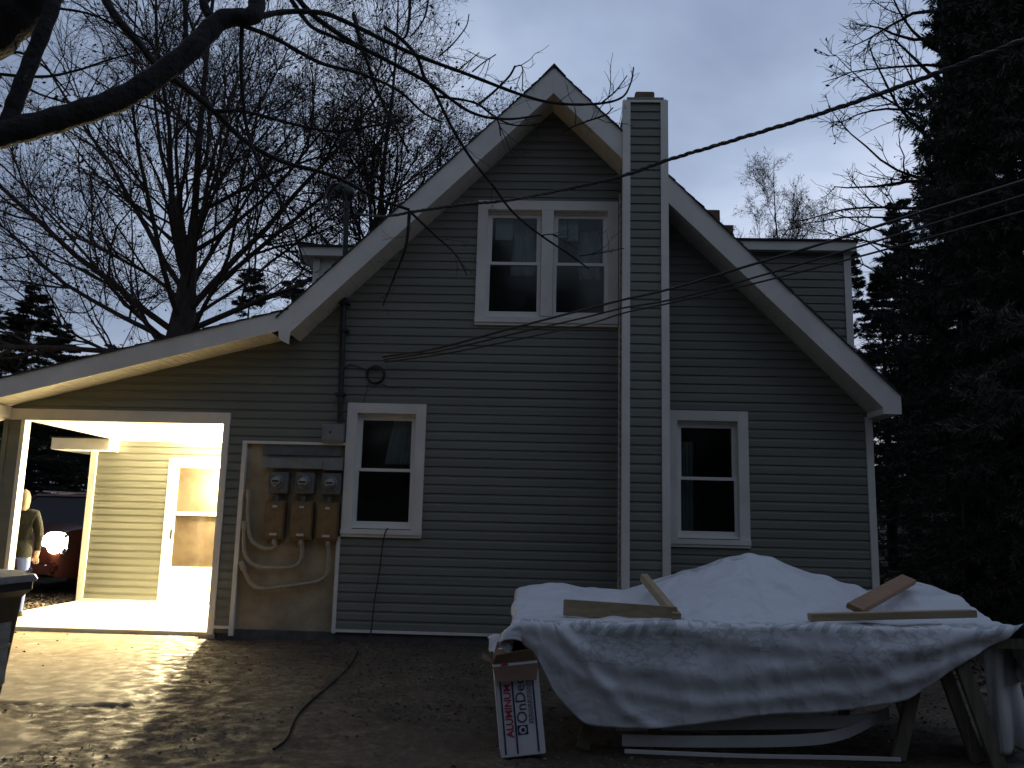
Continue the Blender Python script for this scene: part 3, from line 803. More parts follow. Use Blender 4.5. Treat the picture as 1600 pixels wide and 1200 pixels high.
CON = [([(429, 845), (430, 854), (424, 857), (411, 856), (397, 848), (390, 836), (388, 815), (388, 790), (389, 772)], 'short bent conduit curving left from the leftmost breaker box'),
       ([(471, 845), (472, 868), (465, 882), (450, 887), (430, 887), (407, 886), (390, 878), (382, 862), (381, 840), (382, 822)], 'bent conduit curving left from the middle breaker box'),
       ([(513, 846), (513, 888), (508, 901), (495, 909), (470, 913), (440, 917), (411, 920), (396, 915), (386, 902), (379, 884)], 'longest bent conduit sweeping left from the breaker box by the window')]
def smooth_path(pts, n=6):
    pts = np.array(pts, float); out = []
    pp = np.vstack([2*pts[0]-pts[1], pts, 2*pts[-1]-pts[-2]])
    for k in range(1, len(pp)-2):
        a, b, c, d = pp[k-1:k+3]
        for t_ in np.linspace(0, 1, n, endpoint=False):
            out.append(.5*((2*b)+(-a+c)*t_+(2*a-5*b+4*c-d)*t_**2+(-a+3*b-3*c+d)*t_**3))
    out.append(pts[-1]); return np.array(out)
for pts, lab in CON:
    w_ = [P(x_, y_, -.045) for x_, y_ in pts]
    t = thing('conduit', lab, 'conduit', w_[0], 0, 'conduits below the breaker boxes')
    l = rel(t); sp = smooth_path(w_)-l
    MB().tube(sp, .024, 10).build('pipe', 'conduit', t, smooth=True)
    d = sp[-1]-sp[-3]; d /= np.linalg.norm(d)
    MB().tube([sp[-1]-d*.05, sp[-1]+d*.06], .036, 10).build('fitting', 'conduit', t, smooth=True)
    MB().tube([sp[0]-np.array([0, 0, .05]), sp[0]+np.array([0, 0, .02])], .034, 10).build('fitting', 'conduit', t, smooth=True)

# ------------------------------------------------------------------ service mast and overhead cables
mb0 = P(531, 660, -.075); mt = P(542, 312, -.075)
mast = thing('service_mast', 'dark metal service mast rising through the left roof overhang with a weatherhead', 'mast', (mb0[0], -.075, mb0[2]))
H = mt[2]-mb0[2]; tilt = mt[0]-mb0[0]
MB().tube([(0, 0, 0), (tilt*.3, 0, H*.3), (tilt, 0, H)], .036, 12).build('pipe', 'mast_metal', mast, smooth=True)
MB().lathe((tilt, 0, H-.02), (0, 0, 1), [(.05, 0), (.09, .05), (.105, .12), (.085, .19), (.02, .235)]).tube([(tilt, 0, H+.1), (tilt-.08, -.04, H+.16), (tilt-.13, -.06, H+.08)], [.07, .08, .06]).build('weatherhead', 'mast_metal', mast, smooth=True)
for zc in (.35, 1.2): MB().box(tilt*.2-.06, tilt*.2+.06, -.045, .075, zc, zc+.035).build('strap', 'mast_metal', mast)
MB().lathe((tilt*.55, 0, H*.52), (0, 0, 1), [(.1, 0), (.06, .05), (.04, .09)]).build('roof_boot', 'black_rubber', mast, smooth=True)
def arc(n, c, rx, rz, a0, a1, y0=0, y1=0): return [(c[0]+rx*math.cos(t_), c[1]+y0+(y1-y0)*(t_-a0)/(a1-a0), c[2]+rz*math.sin(t_)) for t_ in np.linspace(a0, a1, n)]
hc = (tilt-.05, -.06, H-.02)
for rx_, rz_, a0_, a1_, off in ((.15, .26, .6, 4.6, -.08), (.11, .2, -.4, 4.2, -.05), (.2, .22, -1.4, 1.2, .13)):
    MB().tube(arc(20, (hc[0]+off, hc[1], hc[2]-.05), rx_, rz_, a0_, a1_, 0, -.08), .017, 6).build('wire_loop', 'black_rubber', mast, smooth=True)

def cable(name, pts, r, label, cat='cable', group=None, m='black_rubber', twist=0):
    pts = [np.array(p, float) for p in pts]
    t = thing(name, label, cat, tuple(pts[0]), 0, group); l = rel(t)
    sp = smooth_path(pts, 14)-l
    if not twist:
        MB().tube(sp, r, 6).build('strand', m, t, smooth=True)
    else:
        L = np.concatenate([[0], np.cumsum(np.linalg.norm(np.diff(sp, axis=0), axis=1))])
        s_ = np.arange(0, L[-1], .035); q = np.stack([np.interp(s_, L, sp[:, k]) for k in range(3)], 1)
        T = nrm(np.gradient(q, axis=0)); U = nrm(np.cross(T, np.array([0, 0, 1.]))); W = np.cross(T, U)
        for k in range(3):
            a = s_/twist*2*np.pi+k*2.094
            MB().tube(q+(r*.62)*(np.cos(a)[:, None]*U+np.sin(a)[:, None]*W), r*.62 if k else r*.4, 5).build('strand', m, t, smooth=True)
    return t
wp = [P(556, 334, -.25), P(600, 338, -.8), P(650, 330, -1.1), P(720, 320, -1.5), P(800, 312, -1.9), P(900, 292, -2.5), P(975, 274, -2.9), P(1040, 251, -3.3), P(1150, 218, -3.9), P(1280, 178, -4.5), P(1420, 130, -5.1), P(1600, 62, -5.8), P(1800, -20, -6.5)]
cable('service_cable', wp, .017, 'thick twisted black service cable crossing in front of the chimney to the mast', twist=.28)
lows = [([(598, 558, -.12), (680, 545, -.5), (800, 513, -1.0), (900, 487, -1.6), (975, 468, -2.0), (1045, 452, -2.4), (1170, 415, -3.0), (1300, 376, -3.6), (1450, 328, -4.3), (1600, 282, -5.0), (1750, 232, -5.7)], .013, 'uppermost of the three thin dark lines crossing low over the upper window sill'),
        ([(600, 562, -.12), (690, 548, -.5), (810, 520, -1.0), (910, 497, -1.6), (975, 481, -2.0), (1045, 469, -2.4), (1170, 436, -3.0), (1300, 398, -3.6), (1450, 352, -4.3), (1600, 305, -5.0), (1750, 258, -5.7)], .010, 'middle one of the three thin dark lines below the upper window'),
        ([(602, 566, -.12), (700, 552, -.5), (820, 528, -1.0), (920, 506, -1.6), (975, 489, -2.0), (1045, 474, -2.4), (1170, 445, -3.0), (1300, 412, -3.6), (1450, 372, -4.3), (1600, 330, -5.0), (1750, 290, -5.7)], .009, 'lowest of the three thin dark lines below the upper window')]
for pts, r, lab in lows: cable('phone_line', [P(*q) for q in pts], r, lab, group='thin lines strung to the wall')
# coil on the wall
c = P(587, 586, -.05)
coil = thing('cable_coil', 'loose coil of black cable hanging on the siding above the left ground floor window', 'cable coil', c)
b = MB()
for k in range(4): b.tube([(rr*math.cos(a_)*(1+.04*math.sin(3*a_+k)), -.004*k, rr*math.sin(a_)) for rr in (.125-.008*k,) for a_ in np.linspace(0, 6.283, 30)], .0065, 6)
b.build('loops', 'black_rubber', coil, smooth=True)
MB().tube(smooth_path([P(x_, y_, -.03)-c for x_, y_ in ((598, 600), (610, 606), (630, 604), (650, 607))]), .005, 5).build('tail', 'black_rubber', coil)
MB().tube(smooth_path([P(x_, y_, -.03)-c for x_, y_ in ((576, 596), (572, 615), (566, 632), (556, 644), (543, 651))]), .004, 5).build('tail', 'black_rubber', coil)
MB().tube(smooth_path([P(x_, y_, -.03)-c for x_, y_ in ((574, 580), (560, 573), (548, 570), (538, 576), (537, 590))]), .006, 5).build('tail', 'black_rubber', coil)
cable('window_cord', [P(606, 825, -.1), P(602, 832, -.1), P(598, 850, -.07), P(593, 890, -.05), P(585, 940, -.06), P(580, 985, -.07), P(577, 1000, -.1)], .009, 'black cord hanging from the sill of the left ground floor window', 'cord')
def gpt(px, py, dz=.012):
    p = G(px, py); return np.array([p[0], p[1], float(gz(p[0], p[1]))+dz])
cable('extension_cord', [gpt(560, 1016), gpt(545, 1040), gpt(520, 1066), gpt(490, 1092), gpt(468, 1115), gpt(455, 1135), gpt(450, 1148), gpt(443, 1158), gpt(428, 1170)], .011, 'black extension cord snaking over the leaf strewn ground', 'cord')

# ------------------------------------------------------------------ trash cart
cp = (-4.50, -4.12, .0)
cart = thing('trash_cart', 'dark wheeled trash cart with a lid coloured as if lamplit at the left edge of the yard', 'trash bin', cp, math.radians(86))
def ring_loft(rings, mb=None):
    mb = mb or MB(); n = len(rings[0]); v = [p for r in rings for p in r]
    f = [(i_*n+k, i_*n+(k+1) % n, (i_+1)*n+(k+1) % n, (i_+1)*n+k) for i_ in range(len(rings)-1) for k in range(n)]
    f += [tuple(range(n-1, -1, -1)), tuple((len(rings)-1)*n+k for k in range(n))]
    return mb.add(v, f)
def rrect(w, d, z, r=.05, n=4, cx=0, cy=0):
    out = []
    for sx, sy, a in ((1, 1, 0), (-1, 1, 90), (-1, -1, 180), (1, -1, 270)):
        for k in range(n+1):
            t_ = math.radians(a+90*k/n); out.append((cx+sx*(w/2-r)+r*math.cos(t_), cy+sy*(d/2-r)+r*math.sin(t_), z))
    return out
ring_loft([rrect(.48, .52, .04), rrect(.50, .54, .10), rrect(.58, .66, .84), rrect(.60, .69, .86), rrect(.66, .76, .90), rrect(.66, .76, .965)]).build('body', 'bin_black', cart, smooth=True)
ring_loft([rrect(.70, .80, .965, .06), rrect(.71, .81, .985, .06), rrect(.69, .79, 1.02, .08), rrect(.5, .6, 1.055, .1), rrect(.2, .3, 1.065, .08)]).build('lid', 'bin_lamplit', cart, smooth=True)
MB().tube([(-.28, .42, .98), (-.28, .47, 1.0), (.28, .47, 1.0), (.28, .42, .98)], .016).build('handle', 'bin_black', cart, smooth=True)
MB().tube([(.30, -.30, 1.03), (.33, -.33, 1.05), (.35, -.30, 1.06)], .012).build('lid_hinge', 'bin_lamplit', cart, smooth=True)
for sx in (-1, 1):
    MB().lathe((sx*.27, .27, .12), (sx, 0, 0), [(.12, 0), (.12, .04), (.06, .05)], 20).build('wheel', 'black_rubber', cart, smooth=True)
MB().box(-.2, .2, -.315, -.27, .16, .70).build('front_panel', 'bin_lamplit', cart, bevel=.02)
MB().tube([(-.2, -.31, .47), (.2, -.31, .47)], .016).build('catch_bar', 'bin_lamplit', cart, smooth=True)
for sx in (-1, 1): MB().prism([(sx*.268, -.2, .2), (sx*.268, .2, .2), (sx*.296, .24, .74), (sx*.296, -.24, .74)], (sx*.012, 0, 0)).build('side_rib', 'bin_black', cart, bevel=.004)

# ------------------------------------------------------------------ car with its headlights on
car = thing('parked_car', 'dark red car facing the yard beyond the porch with headlights on', 'car', (-9.52, 4.2, float(gh(-9.15, 6))), math.radians(-6))
car.scale = (1.2, 1.15, 1.05)
def loft_car():
    # stations along y (front = 0, back = 4.5), half profile in (x, z)
    st = [(0.0, .60, [(.45, .72), (.50, .80), (.62, .80), (.70, .78)]),]
    b = MB(); rings = []
    def ring(y, w, zb, zt, tw):
        return [(-w, y, zb), (-w-.02, y, (zb+zt)/2), (-tw, y, zt), (-tw*.5, y, zt+.03), (0, y, zt+.035), (tw*.5, y, zt+.03), (tw, y, zt), (w+.02, y, (zb+zt)/2), (w, y, zb)]
    for y, w, zb, zt, tw in ((-.02, .72, .36, .78, .66), (.10, .84, .30, .98, .76), (.3, .90, .28, 1.08, .82), (1.25, .92, .28, 1.18, .84), (3.6, .93, .28, 1.16, .84), (4.5, .90, .3, 1.12, .80), (4.65, .8, .4, 1.0, .72)):
        rings.append(ring(y, w, zb, zt, tw))
    ring_loft(rings, b)
    return b
loft_car().build('body', 'car_paint', car, smooth=True)
cab = MB()
def cabr(y, w, z): return [(-w, y, z), (-w*.5, y, z+.02), (w*.5, y, z+.02), (w, y, z)]
vs = []
lower = [(-.84, 1.05, 1.16), (.84, 1.05, 1.16), (.86, 4.3, 1.14), (-.86, 4.3, 1.14)]; upper = [(-.74, 1.6, 1.70), (.74, 1.6, 1.70), (.74, 3.9, 1.70), (-.74, 3.9, 1.70)]
cab.add(lower+upper, [(0, 1, 5, 4), (1, 2, 6, 5), (2, 3, 7, 6), (3, 0, 4, 7)]); cab.build('windows', 'car_black', car)
ring_loft([[(-.76, 1.56, 1.69), (.76, 1.56, 1.69), (.76, 3.95, 1.69), (-.76, 3.95, 1.69)], [(-.74, 1.6, 1.73), (.74, 1.6, 1.73), (.74, 3.92, 1.73), (-.74, 3.92, 1.73)], [(-.4, 2.1, 1.76), (.4, 2.1, 1.76), (.4, 3.8, 1.76), (-.4, 3.8, 1.76)]]).build('roof', 'car_paint', car, smooth=True)
for sx in (-1, 1):
    MB().beam((sx*.85, 1.03, 1.15), (sx*.75, 1.6, 1.70), .06, .04).build('pillar', 'car_paint', car)
    MB().beam((sx*.70, 1.7, 1.78), (sx*.70, 3.8, 1.78), .03, .03).build('roof_rail', 'car_chrome', car)
    hl = MB(); hl.lathe((sx*.74, .035, .88), (0, -1, .0), [(.185, -.05), (.185, 0), (.15, .03), (.0, .045)], 20); hl.build('headlight', 'headlight_on', car, smooth=True)
    MB().box(sx*.74-.2, sx*.74+.2, .06, .2, .68, 1.06).build('lamp_housing', 'car_chrome', car, bevel=.04)
    MB().lathe((sx*.72, -.03, .50), (0, -1, 0), [(.06, -.04), (.06, .0), (.0, .015)], 16).build('fog_lamp', 'marker_on', car, smooth=True)
    for yw in (.85, 3.7):
        MB().lathe((sx*.80, yw, .34-.0), (sx, 0, 0), [(.34, -.1), (.34, .1), (.22, .115)], 24).build('wheel', 'black_rubber', car, smooth=True)
    hp = bpy.data.lights.new('headlight_beam', 'SPOT'); hp.energy = 160; hp.color = (1., .72, .42); hp.spot_size = math.radians(120); hp.spot_blend = .8; hp.shadow_soft_size = .12
    ho = bpy.data.objects.new('headlight_beam', hp); COL.objects.link(ho); ho.parent = car; ho.location = (sx*.74, -.14, .86); ho.rotation_euler = (math.radians(82), 0, math.radians(180))
MB().box(-.42, .42, -.04, .06, .62, .86).build('grille', 'car_black', car, bevel=.02)
for k in range(4): MB().box(-.40, .40, -.052, -.04, .65+k*.055, .67+k*.055).build('grille_bar', 'car_chrome', car)
MB().box(-.86, .86, -.09, .1, .36, .56).build('bumper', 'car_paint', car, bevel=.05)
MB().box(-.26, .26, -.10, -.09, .42, .54).build('number_plate', 'paper', car)

# ------------------------------------------------------------------ person by the porch post
def person():
    px = P(33, 800, .9)
    t = thing('person', 'fair haired person in dark jacket and blue jeans standing behind the porch post', 'person', (px[0], .9, .0), math.radians(205))
    me = bpy.data.meshes.new('body')
    V = dict(pel=(0, 0, .98), waist=(0, 0, 1.12), chest=(0, -.01, 1.34), neck=(0, -.0, 1.52), head=(0, -.02, 1.63), top=(0, -.01, 1.75),
             hl=(-.1, 0, .92), kl=(-.11, -.03, .5), al=(-.11, .02, .09), tl=(-.13, -.13, .05), hr=(.1, 0, .92), kr=(.11, -.02, .5), ar=(.12, .03, .09), tr=(.14, -.12, .05),
             sl=(-.19, 0, 1.44), el=(-.26, .03, 1.16), wl_=(-.24, -.10, .93), fl=(-.23, -.14, .84), sr=(.19, 0, 1.44), er=(.25, .02, 1.17), wr=(.2, -.2, 1.06), fr=(.17, -.28, 1.06))
    R_ = dict(pel=(.17, .12), waist=(.165, .12), chest=(.185, .13), neck=(.06, .06), head=(.085, .10), top=(.06, .075), hl=(.10, .10), kl=(.07, .07), al=(.05, .05), tl=(.045, .035), hr=(.10, .10), kr=(.07, .07), ar=(.05, .05), tr=(.045, .035),
              sl=(.085, .085), el=(.06, .06), wl_=(.042, .042), fl=(.04, .03), sr=(.085, .085), er=(.06, .06), wr=(.042, .042), fr=(.04, .03))
    ks = list(V); ix = {k: i_ for i_, k in enumerate(ks)}
    E_ = [('pel', 'waist'), ('waist', 'chest'), ('chest', 'neck'), ('neck', 'head'), ('head', 'top'), ('pel', 'hl'), ('hl', 'kl'), ('kl', 'al'), ('al', 'tl'), ('pel', 'hr'), ('hr', 'kr'), ('kr', 'ar'), ('ar', 'tr'),
          ('chest', 'sl'), ('sl', 'el'), ('el', 'wl_'), ('wl_', 'fl'), ('chest', 'sr'), ('sr', 'er'), ('er', 'wr'), ('wr', 'fr')]
    me.from_pydata([V[k] for k in ks], [(ix[a], ix[b]) for a, b in E_], [])
    o = bpy.data.objects.new('body', me); COL.objects.link(o)
    md = o.modifiers.new('skin', 'SKIN'); md.use_smooth_shade = True
    for k in ks: me.skin_vertices[0].data[ix[k]].radius = R_[k]
    me.skin_vertices[0].data[0].use_root = True
    o.modifiers.new('sub', 'SUBSURF').levels = 2
    dg = bpy.context.evaluated_depsgraph_get(); ev_ = bpy.data.meshes.new_from_object(o.evaluated_get(dg))
    bpy.data.objects.remove(o)
    ev_.name = 'body'
    ev_.materials.clear()
    for k in ('jeans', 'jacket', 'skin', 'car_black'): ev_.materials.append(MATS[k])
    for p in ev_.polygons:
        c_ = p.center; p.use_smooth = True
        arm = abs(c_.x) > .165 and c_.z > .8
        p.material_index = 3 if c_.z < .12 else 0 if (c_.z < .93 and not arm) else 2 if (c_.z > 1.53 or (arm and (c_.z < .94 or c_.y < -.19))) else 1
    b_ = link('body', ev_, None, t)
    # hem of the jacket, collar, hair, face
    hm = MB(); ring_loft([[(1.02*.19*math.cos(a_), .145*math.sin(a_), z_) for a_ in np.linspace(0, 2*math.pi, 20, endpoint=False)] for z_ in (.86, .9, 1.0, 1.1)], hm); hm.build('jacket_hem', 'jacket', t, smooth=True)
    hr_ = MB(); rings = []
    for z_, r_ in ((1.50, .085), (1.55, .105), (1.62, .115), (1.70, .112), (1.765, .085), (1.80, .04)): rings.append([(r_*.92*math.cos(a_), .018+r_*1.02*math.sin(a_)+(.02 if z_ < 1.6 else 0), z_) for a_ in np.linspace(0, 2*math.pi, 16, endpoint=False)])
    ring_loft(rings, hr_); hr_.build('hair', 'hair', t, smooth=True)
    fc = MB(); fc.lathe((0, -.118, 1.615), (0, -1, -.3), [(.018, -.02), (.014, .01), (.006, .02)], 8); fc.build('nose', 'skin', t, smooth=True)
    for sx in (-1, 1): MB().lathe((sx*.033, -.108, 1.645), (0, -1, 0), [(.012, -.01), (.009, .004), (.001, .006)], 8).build('eye', 'car_black', t)
    for hs, hx, hy, hz in ((-1, -.23, -.14, .84), (1, .17, -.28, 1.06)):
        for k in range(4):
            MB().tube([(hx+(k-1.5)*.018, hy, hz), (hx+(k-1.5)*.02, hy-.035, hz-.05), (hx+(k-1.5)*.019, hy-.02, hz-.085+.006*abs(k-1.5))], [.0095, .0085, .006], 6).build('finger', 'skin', t, smooth=True)
        MB().tube([(hx-hs*.03, hy, hz+.02), (hx-hs*.05, hy-.03, hz-.02), (hx-hs*.045, hy-.045, hz-.045)], [.011, .0095, .007], 6).build('thumb', 'skin', t, smooth=True)
person()

# ------------------------------------------------------------------ house wrap over the work table
TX0, TX1, TY0, TY1 = -.15, 3.40, -4.72, -3.25
def support(x, y):
    base = .865+.02*(x-1.5)/1.5
    def hump(cx, cy, h, rx, ry): return h*np.maximum(0, 1-np.sqrt(((x-cx)/rx)**2+((y-cy)/ry)**2))
    h = base+np.maximum.reduce([hump(1.80, -3.5, .45, 1.35, .8), hump(.12, -3.45, .16, .75, .6)*1.1, hump(3.12, -3.5, .24, .75, .8), hump(.62, -3.4, .12, 1.0, .55)])
    return h
def cloth():
    nx_, ny_ = 120, 86; dx = .037
    # cloth u along x, v from back to front
    x0, y0 = -.42, -2.95
    U0 = np.arange(nx_)*dx
    hem0 = np.interp(x0+U0, [-.42, -.10, .12, .35, .8, 1.5, 2.2, 2.55, 2.95, 3.32, 3.8], [.03, .19, .43, .55, .51, .45, .45, .42, .22, .06, .02])+(value_noise(U0, U0*0, 2.2, 9)-.5)*.07
    Lt = (-2.95+4.72)
    U, V1 = np.meshgrid(U0, np.linspace(0, 1, ny_))
    Vv = V1*(Lt+hem0)[None]
    p = np.stack([x0+U, y0-Vv, np.full_like(U, 1.34)], -1)
    rest0 = np.stack([U, Vv, U*0], -1)
    p[..., 0] = 1.55+(p[..., 0]-1.55)*.96
    r = np.random.default_rng(5)
    p[..., 2] += (value_noise(U, Vv, 3, 5)-.5)*.16+(value_noise(U, Vv, 9, 6)-.5)*.05
    p[..., 1] += (value_noise(U, Vv, 2, 8)-.5)*.10
    # outline of the sheet, in cloth coordinates
    X0 = x0+U
    keep = X0 < 3.80
    w = np.where(keep, 1., .0)
    v = np.zeros_like(p)
    def con(a, b, rest, k):
        d = p[b]-p[a]; L = np.linalg.norm(d, axis=-1, keepdims=True)+1e-9
        c_ = d*((L-rest)/L*.5*k)*((w[a]*w[b]) > 0)[..., None]
        p[a] += c_; p[b] -= c_
    S_ = np.s_
    groups = []
    for s0 in (0, 1):
        e1 = (nx_-s0)//2*2+s0; groups.append((S_[:, s0:e1:2], S_[:, s0+1:e1:2], dx, 1.))
        e1 = (ny_-s0)//2*2+s0; groups.append((S_[s0:e1:2, :], S_[s0+1:e1:2, :], dx, 1.))
    for s0 in (0, 1):
        groups.append((S_[s0:ny_-1:2, :-1], S_[s0+1:ny_:2, 1:][:], dx*1.414, .35) if (len(range(s0, ny_-1, 2)) == len(range(s0+1, ny_, 2))) else (S_[s0:ny_-1:2, :-1], S_[s0+1:ny_:2, 1:], dx*1.414, .35))
        groups.append((S_[s0:ny_-1:2, 1:], S_[s0+1:ny_:2, :-1], dx*1.414, .35))
    for o_ in range(4):
        pass
    bend = [(S_[:, :-3], S_[:, 3:], dx*3, .04), (S_[:-3, :], S_[3:, :], dx*3, .04)]
    def con_acc(a, b, rest, k):
        d = p[b]-p[a]; L = np.linalg.norm(d, axis=-1, keepdims=True)+1e-9
        c_ = d*(np.minimum(L-rest, 0)/L*.5*k)*((w[a]*w[b]) > 0)[..., None]
        q = np.zeros_like(p); q[a] += c_; q[b] -= c_; p[...] += q
    groups = [(a, b, np.linalg.norm(rest0[b]-rest0[a], axis=-1, keepdims=True), k) for a, b, _, k in groups if p[a].shape == p[b].shape]
    bend = [(a, b, np.linalg.norm(rest0[b]-rest0[a], axis=-1, keepdims=True), k) for a, b, _, k in bend]
    dt = 1/40
    for step in range(95):
        v[..., 2] -= 9.8*dt; v *= .90
        pp = p.copy(); p = p+v*dt
        for it in range(7):
            for a, b, rest, k in groups: con(a, b, rest, k)
            for a, b, rest, k in bend: con_acc(a, b, rest, k)
            x, y, z = p[..., 0], p[..., 1], p[..., 2]
            ins = (x > TX0)&(x < TX1)&(y > TY0)&(y < TY1)
            Hh = support(x, y)+.006; pen = np.where(ins, Hh-z, -1)
            dl, dr_, df, db = x-TX0, TX1-x, y-TY0, TY1-y
            m_ = np.minimum.reduce([dl, dr_, df, db]); hit = pen > 0
            upw = hit&((pen < m_+.05)|(pen < .06)); sw = hit&~upw
            p[..., 2] = np.where(upw, Hh, p[..., 2])
            # friction on the top
            p[..., 0] = np.where(upw, pp[..., 0]+(p[..., 0]-pp[..., 0])*.55, p[..., 0]); p[..., 1] = np.where(upw, pp[..., 1]+(p[..., 1]-pp[..., 1])*.55, p[..., 1])
            p[..., 1] = np.where(sw&(m_ == df), TY0-.004, p[..., 1]); p[..., 1] = np.where(sw&(m_ == db), TY1+.004, p[..., 1])
            p[..., 0] = np.where(sw&(m_ == dl), TX0-.004, p[..., 0]); p[..., 0] = np.where(sw&(m_ == dr_), TX1+.004, p[..., 0])
            p[..., 2] = np.maximum(p[..., 2], .03)
        v = (p-pp)/dt
    # creases from being folded on the roll
    cr = .006*np.abs(np.sin(U*5.2+1.2*value_noise(U, Vv, 2, 11)))**8+.007*(value_noise(U, Vv, 7, 12)-.5)+.005*(value_noise(U, Vv, 15, 13)-.5)
    tt_ = Vv-Lt+.02
    rid = lambda sc_, sd_: 1-np.abs(2*value_noise(U+.15*value_noise(U, Vv, 2.3, sd_+3), Vv+.2*value_noise(U, Vv, 1.7, sd_+4), sc_, sd_)-1)
    cr = cr+.024*rid(2.6, 31)**4+.015*rid(5.5, 32)**5+.004*rid(11, 33)**4
    for pts_, A_, w_ in (([(-.2, .02), (.6, .20), (1.4, .27), (2.3, .22), (3.0, .06)], .030, .055), ([(-.2, .10), (.4, .30), (1.2, .40), (2.2, .38), (2.9, .2)], .024, .04),
                         ([(.9, .0), (1.4, .10), (2.0, .16), (2.8, .12), (3.2, .03)], .022, .035), ([(.1, .04), (.35, .22), (.6, .42), (.9, .6), (1.2, .8)], .02, .04)):
        xs_, ys_ = zip(*pts_); cr = cr+A_*np.exp(-((tt_-np.interp(X0, xs_, ys_)-.03*(value_noise(U, Vv*0, 2.5, 41)-.5))/w_)**2)*np.clip(tt_/.05+.2, 0, 1)
    for xa_, ya_, xb_, yb_, A_, w_ in ((1.8, .75, .9, 1.7, .02, .05), (1.8, .75, 2.5, 1.75, .018, .05), (1.8, .6, 1.75, 1.7, .012, .04), (.2, .7, .55, 1.7, .016, .04), (3.1, .7, 2.9, 1.7, .016, .04), (1.2, .6, .3, 1.5, .012, .03)):
        ex, ey = xb_-xa_, yb_-ya_; LL = math.hypot(ex, ey); sN = ((X0-xa_)*ex+(Vv-ya_)*ey)/LL; dN = ((X0-xa_)*ey-(Vv-ya_)*ex)/LL
        cr = cr+A_*np.exp(-(dN/w_)**2)*np.clip(sN/.2, 0, 1)*np.clip((LL-sN)/.2, 0, 1)
    fx = np.gradient(p, axis=1); fy = np.gradient(p, axis=0); nn = nrm(np.cross(fx, fy)); nn *= np.sign(nn[..., 2:3]*.5-nn[..., 1:2]*.5+1e-6)
    p = p+nn*cr[..., None]
    i_ = np.arange(ny_-1)[:, None]; j_ = np.arange(nx_-1)[None]
    q = np.stack([i_*nx_+j_, i_*nx_+j_+1, (i_+1)*nx_+j_+1, (i_+1)*nx_+j_], -1).reshape(-1, 4)
    kf = keep.ravel()[q].all(1)
    q = q[kf]; used = np.unique(q); rm_ = np.zeros(nx_*ny_, int); rm_[used] = np.arange(len(used)); q = rm_[q]
    uv = np.stack([U/4., Vv/4.], -1).reshape(-1, 2)[used]
    return p.reshape(-1, 3)[used], q, uv
